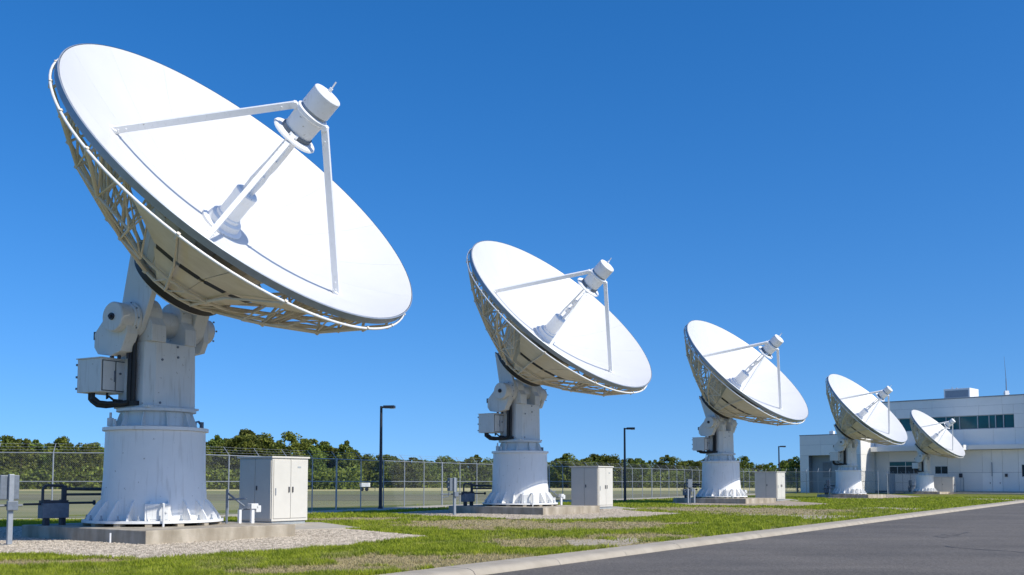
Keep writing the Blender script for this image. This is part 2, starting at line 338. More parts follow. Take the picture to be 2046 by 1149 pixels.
# gutter joint line where the asphalt meets the kerb is real: asphalt ends at the kerb face
# thin tar seams in the asphalt
def ribbon(mb,pts,w):
    for i in range(len(pts)-1):
        a,b=Vector(pts[i]),Vector(pts[i+1]); d=(b-a).normalized(); n=Vector((-d.y,d.x,0))
        w0=w*random.uniform(.5,1.2); w1=w*random.uniform(.5,1.2)
        mb.add([a-n*w0,b-n*w1,b+n*w1,a+n*w0],[(0,1,2,3)])
tm=MB()
pl=[gp(x,y,-.116) for x,y in [(1888,1091),(1905,1094),(1932,1096),(1962,1098),(1990,1100),(2020,1101),(2046,1104),(2090,1107)]]
ribbon(tm,pl,.03)
for pts in ([(1868,1070),(1890,1071),(1925,1072)],[(1880,1068),(1905,1070),(1918,1069)],[(1866,1071),(1882,1074),(1896,1073)],[(1898,1066),(1915,1068),(1935,1063)]):
    ribbon(tm,[gp(x,y,-.116) for x,y in pts],.022)
struct(tm.build('road_cracks',M['tar']))

# ------------------------------------------------------------------ field beyond the fence
def band(name,y0,y1,x0,x1,z,m,wob=0):
    mb=MB(); n=60; vs=[]
    for i in range(n+1):
        x=x0+(x1-x0)*i/n; vs.append((x,y0+wob*math.sin(x*.05)+wob*.5*math.sin(x*.13),z)); vs.append((x,y1+wob*math.sin(x*.04+1),z))
    mb.add(vs,[(2*i,2*i+2,2*i+3,2*i+1) for i in range(n)]); return struct(mb.build(name,m))
band('track',88,128,-220,30,-.035,M['track'],2)
band('straw_meadow',176,420,-400,240,-.030,M['strawfield'],3)
band('verge',128.1,176,-300,40,-.033,M['field'],2)

# gravel and slabs round the pads (places read from the photograph, lying on the ground)
sheet('gravel_bed',[gp(*p) for p in [(-260,1066),(40,1052),(420,1047),(593,1050),(721,1061),(859,1073),(785,1082),(689,1093),(593,1101),(430,1113),(290,1119),(100,1112),(-260,1102)]],.016,M['gravel'])
sheet('gravel_bed.001',[gp(*p) for p in [(770,1026),(915,1018),(1180,1012),(1279,1022.5),(1368,1026.6),(1300,1033),(1180,1039),(1082,1039.5),(960,1035),(860,1032)]],.016,M['gravel'])
sheet('gravel_bed.002',[gp(*p) for p in [(1330,1004),(1540,1000),(1570,1001),(1660,1007),(1600,1012),(1500,1011),(1380,1010)]],.016,M['gravel'])
sheet('gravel_bed.003',[gp(*p) for p in [(1630,993),(1780,988),(1845,993),(1760,996.5),(1660,996)]],.016,M['gravel'])
sheet('gravel_bed.004',[gp(*p) for p in [(1810,985),(1900,983),(1945,984.5),(1900,988),(1830,987.5)]],.016,M['gravel'])
def slab(name,pts,z,m=M['concpath']):
    mb=MB(); mb.prism([gp(*p) for p in pts],lambda p:Vector((p.x,p.y,-.1)),lambda p:Vector((p.x,p.y,z))); o=mb.build(name,m,bevel=.01); return struct(o)
slab('concrete_slab',[(560,1062),(721,1057),(640,1046),(520,1046)],.05)
slab('concrete_slab.001',[(1180,1018.5),(1277,1018.5),(1232,1013.5),(1165,1014)],.05)
slab('concrete_slab.002',[(1540,1001),(1600,1001),(1576,998),(1530,998)],.05)
slab('cross_path',[(1145,1092),(1240,1091),(1290,1081),(1268,1075),(1215,1077),(1130,1079)],.004,M['sand'])
slab('cross_path.001',[(1443,1030),(1500,1027.5),(1600,1029),(1722,1031.5),(1728,1034),(1640,1039),(1610,1039),(1590,1033)],.004,M['sand'])
slab('cross_path.002',[(1692,1015.5),(1760,1013.8),(1846,1016),(1853,1018.5),(1800,1021),(1790,1018)],.004,M['sand'])
slab('cross_path.003',[(1910,997.5),(1960,996.3),(2046,998.0),(2030,1000),(1990,999)],.004,M['sand'])
# pale strip along the fence foot
def off(p,q,d):
    v=(q-p).normalized(); return Vector((v.y,-v.x,0))*d
FENCE=[Vector(p) for p in [(-40,40.0,0),(-15.6,44.6,0),(-9.8,56,0),(-4.7,67.5,0),(3,81,0),(13.8,99,0),(26.5,121,0),(33.5,132.5,0)]]
pm=MB()
for i in range(len(FENCE)-1):
    a,b=FENCE[i],FENCE[i+1]; o1=off(a,b,-.3); o2=off(a,b,3.0 if i else 2.2)
    c=Vector((0,0,.006+.0006*i)); pm.add([a+o1+c,b+o1+c,b+o2+c,a+o2+c],[(0,1,2,3)])
struct(pm.build('fence_path',M['concpath']))

# ------------------------------------------------------------------ antennas
def parab(r): return -1.64*(1-(r/5.5)**2)
def make_antenna(i,C,az,el,k,toff,boff,label):
    """azimuth frame: x = pointing heading, y = elevation axis; geometry in metres of the biggest one, scaled by k"""
    azr,elr=R(az),R(el)
    n=Vector((math.cos(elr),0,math.sin(elr))); a=Vector((0,1,0)); b=Vector((-math.sin(elr),0,math.cos(elr)))
    rot=Matrix.Rotation(-azr,3,'Z')
    E=Vector(C)+rot@((n*toff+b*boff)*k)                     # elevation axis point in the world
    padz=.37*k
    root=empty('satellite_dish_antenna',(E.x,E.y,padz),-azr); root.scale=(k,k,k)
    tag(root,label,'satellite dish','dish antennas in a receding row')
    ze=(E.z-padz)/k                                         # elevation axis height above the pad
    dc=Vector((0,0,ze))-n*toff-b*boff                       # dish rim centre
    def D(r,t,ang): return dc+n*t+(a*math.cos(ang)+b*math.sin(ang))*r
    DM=Matrix((( a.x,b.x,n.x,dc.x),(a.y,b.y,n.y,dc.y),(a.z,b.z,n.z,dc.z),(0,0,0,1)))
    ps='reflector_panel'
    # reflector: 16 petals
    NP=16; na,nr=8,14
    petal=MB(); vs=[];fs=[]
    g=.0016
    for side in (0,1):
        for j in range(nr+1):
            r=.25+(5.5-.25)*j/nr
            for q in range(na+1):
                t0=-math.pi/NP+2*math.pi/NP*q/na
                x=r*math.cos(t0); y=r*math.sin(t0)
                if q==0: x,y=x+g*math.sin(math.pi/NP),y+g
                if q==na: x,y=x+g*math.sin(math.pi/NP),y-g
                vs.append(Vector((x,y,parab(r)-(.045 if side else 0))))
    m0=(nr+1)*(na+1); front=[];back=[];edge=[]
    for j in range(nr):
        for q in range(na):
            i0=j*(na+1)+q; front.append((i0,i0+1,i0+na+2,i0+na+1)); back.append((m0+i0,m0+i0+na+1,m0+i0+na+2,m0+i0+1))
    for j in range(nr):
        for q in (0,na):
            i0=j*(na+1)+q; i1=i0+na+1; edge.append((i0,i1,m0+i1,m0+i0))
    for q in range(na):
        for j in (0,nr):
            i0=j*(na+1)+q; edge.append((i0,i0+1,m0+i0+1,m0+i0))
    petal.v=[tuple(v) for v in vs]; petal.f=front+back+edge; petal.mi=[0]*len(front)+[1]*len(back)+[0]*len(edge)
    pme=petal.mesh(ps,[M['reflector'],M['beige']],smooth=30)
    for p in range(NP):
        o=link(ps,pme,root); o.matrix_local=DM@Matrix.Rotation(2*math.pi*(p+.5)/NP,4,'Z')
    # rim lip and back ring
    MB().lathe([(5.505,-.20),(5.53,-.20),(5.545,-.01),(5.515,.006)],128,DM,cap=False).add([],[]).build('rim_band',M['rimgray'],root,smooth=30)
    ring=[D(5.55,-.36,2*math.pi*j/96) for j in range(96)]
    MB().path(ring,.038,8,True).build('rim_ring',M['white'],root,smooth=60)
    NR=24; PL=lambda g:R(200)<(g%(2*math.pi))<R(265)
    nodes=[(5.45,-.46),(4.48,-1.52),(3.0,-2.62),(1.50,-3.56)]; tops=[5.15,4.05,3.05]
    tm=MB(); T=lambda r,off=.07:(r,parab(r)-off)
    def P2(rt,ang): return D(rt[0],rt[1],ang)
    trm=MB()
    def rib(mb,seg,ang):
        for (u,v,rr) in seg: mb.tube(P2(u,ang),P2(v,ang),rr,n=6)
    segs=[(nodes[0],nodes[1],.050),(nodes[1],nodes[2],.055),(nodes[2],nodes[3],.055),
          (nodes[1],T(5.15),.034),(nodes[1],T(4.05),.036),(nodes[2],T(4.05),.036),(nodes[2],T(3.05),.036),(nodes[0],T(5.3),.04)]
    for q in range(NR):
        ang=2*math.pi*(q+.5)/NR; mb=MB(); plain=PL(ang); rib(mb,[((5.45,-.46),(2.96,-2.20),.03),((2.96,-2.20),(2.20,-2.90),.045),((2.20,-2.90),(1.50,-3.58),.045)] if plain else segs,ang)
        if plain and q%2: continue
        pt=P2(nodes[0],ang); mb.tube(P2((5.56,-.30),ang),P2((5.48,-.50),ang),.05,n=6)
        for nd in ([(2.20,-2.90)] if plain else nodes[1:]):
            c=P2(nd,ang); mb.tube(c-n*.06,c+n*.06,.07,n=6)
        mb.build('truss_rib',M['beige'],root,smooth=50)
    for nd,rr,cut in ((nodes[1],.036,1),(nodes[2],.042,1),(nodes[3],.05,0),((3.2,parab(3.2)-.12),.035,1),((4.05,parab(4.05)-.07),.03,1),((2.22,-2.92),.045,0)):
        aa=[2*math.pi*(q+.5)/NR for q in range(NR)]
        if cut:
            k0=[j for j in range(NR) if not PL(aa[j]) and PL(aa[j-1])][0]; aa=[aa[(k0-1+j)%NR] for j in range(NR) if not PL(aa[(k0+j-1)%NR]) or not PL(aa[(k0+j)%NR]) or not PL(aa[(k0+j-2)%NR])]
        MB().path([D(nd[0],nd[1],g_) for g_ in aa],rr,6,not cut).build('ring_brace',M['beige'],root,smooth=50)
    for q in range(NR):
        a0=2*math.pi*(q+.5)/NR; a1=2*math.pi*(q+1.5)/NR; am=(a0+a1)/2; mb=MB()
        if PL(am):
            mb.tube(P2((1.52,-3.58),a0),P2((2.22,-2.92),a1),.02,n=5); mb.build('cross_brace',M['beige'],root)
            for (u,v,nm,mm) in (((1.43,-3.53),(2.80,-2.20),'skirt_plate',M['beige']),((2.92,-2.06),(5.30,-.48),'back_cover',M['beige']),((2.80,-2.20),(2.95,-2.04),'slot_band',M['black'])):
                e0,e1=(a0+.003,a1-.003) if nm!='slot_band' else (a0+.03,a1-.03)
                vs=[P2(u,e0),P2(u,e1),P2(v,e1),P2(v,e0)]; vs+=[w+n*(.02 if nm!='slot_band' else .04) for w in vs]
                MB().add(vs,[(0,1,2,3),(7,6,5,4),(0,4,5,1),(1,5,6,2),(2,6,7,3),(3,7,4,0)]).build(nm,mm,root)
            continue
        mb.tube(P2(nodes[1],a0),P2(nodes[2],a1),.028,n=5); mb.tube(P2(nodes[1],a1),P2(nodes[2],a0),.028,n=5)
        mb.tube(P2(nodes[2],a0),P2(T(4.05),a1),.024,n=5); mb.tube(P2(nodes[2],a1),P2(T(4.05),a0),.024,n=5)
        mb.tube(P2(nodes[1],a0),P2(T(4.9),am),.026,n=5); mb.tube(P2(nodes[1],a1),P2(T(4.9),am),.026,n=5)
        mb.tube(P2(nodes[2],a0),P2(T(3.4),am),.026,n=5); mb.tube(P2(nodes[2],a1),P2(T(3.4),am),.026,n=5)
        mb.build('cross_brace',M['beige'],root)
    # hub skirt: 16 flat plates, the slot above it, hub ring
    for q in range(NR):
        a0=2*math.pi*(q+.5)/NR+.006; a1=2*math.pi*(q+1.5)/NR-.006; mb=MB()
        vs=[D(1.32,-3.52,a0),D(1.32,-3.52,a1),D(2.15,parab(2.15)-.10,a1),D(2.15,parab(2.15)-.10,a0)]
        vs+=[v+n*.02+(dc-v).normalized()*.03 for v in vs]
        mb.add(vs,[(0,1,2,3),(7,6,5,4),(0,4,5,1),(1,5,6,2),(2,6,7,3),(3,7,4,0)]); mb.build('skirt_plate',M['beige'],root)
    MB().lathe([(1.0,-3.55),(1.50,-3.55),(1.50,-3.61),(1.0,-3.61)],48,DM).build('skirt_floor',M['beige'],root,smooth=30)
    MB().lathe([(1.20,-3.615),(1.41,-3.62),(1.37,-3.87),(1.28,-3.89)],48,DM).build('hub_ring',M['black'],root,smooth=30)
    MB().lathe([(1.29,-3.895),(1.29,-3.94),(.9,-3.96)],48,DM).build('hub_plate',M['turret'],root,smooth=30)
    # feed support hub on the dish floor, tilted a little below the axis
    tip=dc+n*2.5-b*.30; ver=dc-n*1.64; fd=(tip-ver).normalized(); fy=a; fx=fy.cross(fd).normalized(); fy=fd.cross(fx)
    FM=Matrix(((fx.x,fy.x,fd.x,ver.x),(fx.y,fy.y,fd.y,ver.y),(fx.z,fy.z,fd.z,ver.z),(0,0,0,1)))
    MB().lathe([(.62,-.05),(.62,.10),(.55,.14),(.50,.14),(.47,.30),(.36,.34)],40,FM).build('hub_base',M['white'],root,smooth=30)
    MB().lathe([(.36,.34),(.36,.42),(.32,.45),(.32,1.05),(.335,1.06),(.335,1.26),(.29,1.30)],40,FM).build('hub_cylinder',M['white'],root,smooth=30)
    wg=MB(); wg.path([FM@Vector(p) for p in [(.05,.08,1.2),(.05,.10,1.5),(.02,.16,1.75),(-.02,.17,2.0),(.03,.16,2.3),(.05,.14,2.8),(.05,.12,3.4)]],.075,8)
    wg.path([FM@Vector(p) for p in [(-.10,-.10,1.2),(-.11,-.12,1.7),(-.10,-.06,2.4),(-.08,-.04,3.4)]],.045,6); wg.build('waveguide',M['white'],root,smooth=50)
    c=MB().box((-.13,.05,1.66),(.05,.22,1.92),FM); c.box((-.08,-.02,2.2),(.06,.10,2.5),FM); c.build('waveguide_clamp',M['white'],root)
    # feed head
    MB().lathe([(.30,3.36),(.62,3.38),(.66,3.42),(.64,3.46),(.42,3.50)],48,FM).build('feed_flange',M['white'],root,smooth=30)
    MB().lathe([(.45,3.51),(.45,3.60)],40,FM).build('gasket_band',M['bluegray'],root,smooth=30)
    fb=MB().lathe([(.41,3.60),(.43,4.12),(.46,4.15),(.46,4.24),(.40,4.27)],48,FM).build('feed_body',M['white'],root,smooth=30)
    MB().lathe([(.385,4.27),(.385,4.35)],40,FM).build('feed_neck',M['rimgray'],root,smooth=30)
    MB().lathe([(.41,4.35),(.41,4.88),(.39,4.905),(.12,4.92)],48,FM).build('feed_cap',M['white'],root,smooth=30)
    bl=MB(); bl.tube(FM@Vector((-.2,.18,4.9)),FM@Vector((-.2,.18,5.02)),.05,n=8); bl.tube(FM@Vector((-.2,.18,5.02)),FM@Vector((-.24,.2,5.22)),.022,n=6); bl.build('lightning_rod',M['white'],root)
    # struts: square box beams with end plates
    for ang,r0 in ((R(146),3.60),(R(298),3.72),(R(222),3.05)):
        p=D(r0,parab(r0)+.01,ang); lat=(a*math.cos(ang)+b*math.sin(ang))
        q=FM@Vector((0,0,4.14)); q=q+ (lat*.50); 
        if ang==R(222): q=FM@Vector((0,0,3.50))+lat*.40
        d=(q-p).normalized(); s1=d.cross(n).normalized(); s2=d.cross(s1); w=.088; w2=.065
        mb=MB(); vs=[]
        for P_,ww in ((p,w),(q,w)):
            for (u,v) in ((-1,-1),(1,-1),(1,1),(-1,1)): vs.append(P_+s1*u*w2+s2*v*ww)
        mb.add(vs,[(3,2,1,0),(4,5,6,7),(0,1,5,4),(1,2,6,5),(2,3,7,6),(3,0,4,7)])
        st=mb.build('feed_strut',M['white'],root)
        for pa,pb_,rr_,nm,sd in ((p+d*.12-s1*.11,p+d*.12+s1*.11,.022,'bolt',6),(p+d*.32-s1*.11,p+d*.32+s1*.11,.022,'bolt',6),(q-d*.35-s1*.11,q-d*.35+s1*.11,.022,'bolt',6),
                (p-n*.02,p+n*.05,.15,'foot_plate',12),(q-s1*.12,q+s1*.12,.09,'strut_bracket',8)):
            MB().tube(pa,pb_,rr_,n=sd).build(nm,M['white'],st)
    # ------------ mount
    Z=lambda z:z
    # pedestal: base flange on blocks, gussets, cone, cap
    cone=MB().lathe([(1.47,.16),(1.455,.6),(1.40,1.35),(1.375,2.66)],96).build('pedestal',M['ped'],root,smooth=30)
    MB().lathe([(1.20,.085),(1.93,.085),(1.93,.155),(1.20,.155)],72).build('base_flange',M['ped'],root,smooth=30)
    MB().lathe([(1.36,2.665),(1.46,2.665),(1.46,2.76),(1.2,2.79)],72).build('cap_flange',M['ped'],root,smooth=30)
    gm=MB(); gm.prism([(1.40,.157),(1.86,.157),(1.82,.25),(1.53,.66),(1.40,.74)],lambda p:Vector((p[0],-.018,p[1])),lambda p:Vector((p[0],.018,p[1])))
    gme=gm.mesh('gusset',M['ped'])
    NG=20
    for q in range(NG): link('gusset',gme,root,(0,0,0),2*math.pi*(q+.5)/NG)
    bm_=MB().box((1.62,-.09,.0),(1.90,.09,.084)); bme=bm_.mesh('levelling_block',M['conc'])
    for q in range(14): link('levelling_block',bme,root,(0,0,0),2*math.pi*(q+.25)/14)
    bo=MB(); bo.tube((0,0,.09),(0,0,.30),.022,n=6); bo.tube((0,0,.156),(0,0,.20),.045,n=6); bome=bo.mesh('anchor_bolt',M['rimgray'])
    for q in range(NG): t=2*math.pi*q/NG; link('anchor_bolt',bome,root,(1.80*math.cos(t),1.80*math.sin(t),0))
    d1=MB().box((1.42,-.33,.16),(1.78,.33,.62)); hatch=d1.build('access_hatch',M['ped'],root,bevel=.01); hatch.rotation_euler=(0,0,R(-38))
    d2=MB().box((1.782,-.28,.20),(1.80,.28,.58)); d2.tube((1.8,.22,.4),(1.84,.22,.4),.03); d2.build('hatch_door',M['turret'],hatch)
    cp=MB(); cp.tube((1.66,-1.12,.0),(1.66,-1.12,.62),.03,n=6); cp.tube((1.4,-1.0,.62),(1.66,-1.12,.62),.03,n=6); cp.build('conduit',M['turret'],root)
    # cap fittings
    nk=MB().lathe([(.96,2.79),(.93,2.84),(.93,3.20),(1.00,3.22)],64).build('azimuth_neck',M['turret'],root,smooth=30)
    for q in range(10):
        t=2*math.pi*(q+.3)/10; c_=MB().prism([(.90,2.795),(1.14,2.795),(1.0,3.19),(.90,3.19)],lambda p:Vector((p[0],-.015,p[1])),lambda p:Vector((p[0],.015,p[1]))).build('neck_rib',M['turret'],root); c_.rotation_euler=(0,0,t)
    MB().lathe([(.9,3.222),(1.10,3.222),(1.10,3.30),(.9,3.30)],48).build('turntable',M['turret'],root,smooth=30)
    MB().lathe([(.09,0),(.09,.23),(.035,.24),(.035,.39)],12,Matrix.Translation((-.55,-1.15,2.791))).build('drive_motor',M['turret'],root,smooth=40)
    MB().tube((-.25,-1.25,2.791),(-.25,-1.25,2.98),.05,n=8).build('drive_motor',M['turret'],root,smooth=40); MB().tube((-.75,-1.0,2.791),(-.75,-1.0,2.9),.02,n=6).build('stud',M['turret'],root)
    f2=MB(); f2.path([(.3,1.20,2.79),(.3,1.2,3.0),(.3,1.32,3.02),(.3,1.42,2.92),(.3,1.42,2.79)],.035,6); f2.tube((.45,1.3,2.79),(.45,1.3,3.0),.06,n=8); f2.build('limit_switch',M['bluegray'],root,smooth=40)
    # yoke body: chamfered block
    zb=3.302; zn=ze-.62
    pts=[(-.63,-.82),(.38,-.82),(.63,-.60),(.63,.82),(-.63,.82)]
    yb=MB(); yb.prism(pts,lambda p:Vector((p[0]*1.02,p[1]*1.04,zb+.07)),lambda p:Vector((p[0],p[1],zn)))
    yb.build('yoke_body',M['turret'],root,bevel=.02)
    yf=MB(); yf.box((-.70,-.93,zb),(.72,.93,zb+.065)); yf.build('yoke_flange',M['turret'],root,bevel=.01)
    # yoke arms: rounded plates either side
    def armpoly(w0,w1,z0,zc,rad):
        p=[(-w0,z0),(w0,z0),(w0*.97,ze-.15)]
        for j in range(0,13): t=R(-12+ (204)*j/12); p.append((math.cos(t)*rad,zc+math.sin(t)*rad))
        return p
    ap=armpoly(.68,.4,zn-.002,ze+.18,.50)
    for (l0,l1) in ((-.81,-.30),(.40,.81)):
        MB().prism(ap,lambda p:Vector((p[0],l0,p[1])),lambda p:Vector((p[0],l1,p[1]))).build('yoke_arm',M['turret'],root,bevel=.015)
    MB().tube((0,-.36,ze),(0,.44,ze),.385,n=40).build('elevation_shaft',M['turret'],root,smooth=40)
    # lifting arms from the shaft ends to the hub plate
    def toE(t,bb): return n*t+b*bb    # offsets from dish centre
    for (l0,l1,lab) in ((-1.00,-.82,0),(.82,1.30,1)):
        cpt=Vector((0,0,ze)); pl_=[]
        top0=dc+n*(-3.93)+b*(-.28); top1=dc+n*(-3.93)+b*(1.18)
        rr=.50
        d0=math.atan2(top0.z-ze,top0.x); d1_=math.atan2(top1.z-ze,top1.x)
        if d1_<d0: d1_+=2*math.pi
        s0=d1_+R(62); s1=d0+2*math.pi-R(62)
        pl_=[(top0.x,top0.z),(top1.x,top1.z)]+[(math.cos(s0+(s1-s0)*j/14)*rr,ze+math.sin(s0+(s1-s0)*j/14)*rr) for j in range(15)]
        MB().prism(pl_,lambda p:Vector((p[0],l0,p[1])),lambda p:Vector((p[0],l1,p[1]))).build('lifting_arm',M['turret'],root,bevel=.015)
    hx=MB(); hx.prism([(-.24,-3.945),(1.15,-3.945),(1.0,-4.08),(-.1,-4.08)],lambda p:dc+n*p[1]+b*p[0]+a*-.98,lambda p:dc+n*p[1]+b*p[0]+a*1.28); hx.build('hub_beam',M['turret'],root)
    # left drum
    dm=MB(); dm.lathe([(.50,0),(.50,.08),(.46,.10)],40,Matrix.Translation((0,-1.02,ze))@Matrix.Rotation(R(90),4,'X')); 
    dm.lathe([(.46,.10),(.46,.15),(.42,.18),(.42,.58),(.395,.61)],40,Matrix.Translation((0,-1.02,ze))@Matrix.Rotation(R(90),4,'X'))
    dr_=dm.build('drive_drum',M['turret'],root,smooth=30)
    q_=MB(); q_.tube((0,-1.63,ze),(0,-1.68,ze),.10,n=10); q_.tube((0,-1.68,ze),(0,-1.74,ze),.05,n=6); q_.build('encoder',M['dark'],dr_)
    for q in range(10):
        t=2*math.pi*q/10; 
        if q==0: bq=MB().tube((0,0,0),(0,-.03,0),.03,n=6).mesh('bolt',M['bluegray'])
        link('bolt',bq,dr_,(math.cos(t)*.465,-1.10,ze+math.sin(t)*.465))
    # gearbox body hanging from the drum
    gp_=[(.36,ze+.12),(-.30,ze+.30),(-.62,ze+.02),(-1.02,ze-.38),(-1.02,ze-.78),(-.86,ze-.98),(-.30,ze-1.06),(.10,ze-.95),(.34,ze-.45)]
    MB().prism(gp_,lambda p:Vector((p[0],-1.40,p[1])),lambda p:Vector((p[0],-1.004,p[1]))).build('gearbox',M['turret'],root,bevel=.02)
    gg=MB(); gg.box((-1.12,-1.35,ze-.55),(-1.021,-1.20,ze-.32)); gg.box((-1.08,-1.3,ze-.66),(-1.021,-1.22,ze-.58)); gg.tube((-.5,-1.2,ze-1.04),(-.5,-1.2,ze-1.13),.06); gg.tube((-.2,-1.2,ze-1.04),(-.2,-1.2,ze-1.13),.05); gg.tube((.05,-1.1,ze-.98),(.05,-1.1,ze-1.13),.05); gg.build('cable_gland',M['dark'],root)
    # junction box with door frames
    jz1=ze-1.13; jz0=jz1-.95
    jb=MB().box((-1.42,-1.62,jz0),(-.42,-.66,jz1)).build('junction_box',M['turret'],root,bevel=.012)
    MB().box((-1.45,-1.65,jz1+.001),(-.39,-.63,jz1+.03)).build('box_lid',M['turret'],jb)
    MB().box((-.4195,-1.585,jz0+.035),(-.409,-.695,jz1-.045)).build('gasket',M['cabdark'],jb)
    j1=MB().box((-.408,-1.56,jz0+.06),(-.395,-1.16,jz1-.07)).box((-.408,-1.12,jz0+.06),(-.395,-.72,jz1-.07)); j1.build('box_door',M['turret'],jb,bevel=.006)
    j2=MB().box((-.394,-1.20,jz0+.3),(-.36,-1.17,jz0+.62)).box((-.394,-.80,jz0+.4),(-.36,-.77,jz0+.55)); j2.tube((-.394,-1.0,jz0+.55),(-.35,-1.0,jz0+.55),.03); j2.build('latch',M['bluegray'],jb)
    j3=MB(); 
    for zz in (.1,.35,.6,.85): j3.box((-1.455,-1.3,jz0+zz-.03),(-1.421,-1.2,jz0+zz+.03)); 
    for zz in (.12,.45,.8): j3.box((-1.48,-1.63,jz0+zz-.03),(-1.421,-1.58,jz0+zz+.03))
    j3.build('hinge',M['bluegray'],jb)
    MB().box((-.45,-.70,jz0+.3),(.0,-.66+.0,jz0+.36)).box((-.45,-.70,jz0+.65),(.0,-.66,jz0+.71)).build('box_bracket',M['turret'],root)
    # black cable bundle and loops
    cb=MB()
    for dx,rr in ((-.02,.085),(.13,.06)):
        cb.path([(dx+.05,-.93,ze-.42),(dx+.05,-1.0,ze-.7),(dx+.05,-.98,ze-1.3),(dx+.02,-.97,zb+.5),(dx,-.95,zb+.10)],rr,8)
    cb.box((-.16,-1.02,zb+.066),(.26,-.83,zb+.20))
    cb.build('cable_bundle',M['black'],root,smooth=50)
    zc=zb+.10
    for (x0,y0,dz,rr) in ((-1.15,-1.35,.0,.085),(-.98,-1.42,.05,.06),(-.66,-1.20,.12,.035)):
        pth=[(x0,y0,jz0+.02),(x0,y0,(jz0+zc)/2),(x0+.05,y0+.02,zc+.12+dz),(x0+.2,y0+.06,zc+.01+dz),(x0+.45,y0+.15,zc-.02+dz),(-.2,-1.05,zc+.02+dz*.5),(.0,-.98,zc+.05)]
        MB().path(pth,rr,8).build('cable',M['black'],root,smooth=50)
    # right end cover
    rc=MB(); rc.lathe([(.44,0),(.44,.20),(.38,.22),(.38,.52),(.30,.55)],32,Matrix.Translation((0,1.302,ze))@Matrix.Rotation(R(-90),4,'X')); rce=rc.build('end_cover',M['turret'],root,smooth=30)
    for q in range(8):
        t=2*math.pi*q/8; link('bolt',bq,rce,(math.cos(t)*.41,1.86,ze+math.sin(t)*.41))
    rp=[(.45,ze+.2),(-.42,ze+.2),(-.42,ze-.6),(-.2,ze-.78),(.3,ze-.72),(.45,ze-.4)]
    MB().prism(rp,lambda p:Vector((p[0],1.305,p[1])),lambda p:Vector((p[0],1.50,p[1]))).build('brake_housing',M['turret'],root,bevel=.015)
    # marks: bolts / plugs on the yoke face
    yy=MB()
    for (l,z) in ((.15,zn-.08),(.17,zn-.38),(-.4,zn-.5),(-.45,zb+.16)): yy.tube((.63,l,z),(.66,l,z),.035,n=8)
    yy.build('inspection_plug',M['bluegray'],root)
    return root,E

UN=[
 dict(C=(-7.18,27.25,9.93),az=29.6,el=42.4,k=1.0,t=-5.2,b=-.32,label='nearest and largest white dish antenna, at the left of the row'),
 dict(C=(2.60,49.60,10.09),az=38.5,el=43.5,k=1.0,t=-4.74,b=-.94,label='second white dish antenna from the left with a tan cabinet at its right'),
 dict(C=(17.5,73.8,9.96),az=42.8,el=44.0,k=1.0,t=-4.5,b=-1.16,label='middle white dish antenna of the five, third from the left'),
 dict(C=(34.97,98.1,8.88),az=44.7,el=43.0,k=.87,t=-4.5,b=-1.16,label='second smallest white dish antenna, in front of the end of the low building wing'),
 dict(C=(54.6,128.1,7.85),az=44.6,el=43.2,k=.763,t=-4.5,b=-1.16,label='smallest and farthest white dish antenna, against the tall building windows'),
]
EL=[]
for i,u in enumerate(UN):
    r_,E=make_antenna(i,u['C'],u['az'],u['el'],u['k'],u['t'],u['b'],u['label']); EL.append(E); u['root']=r_

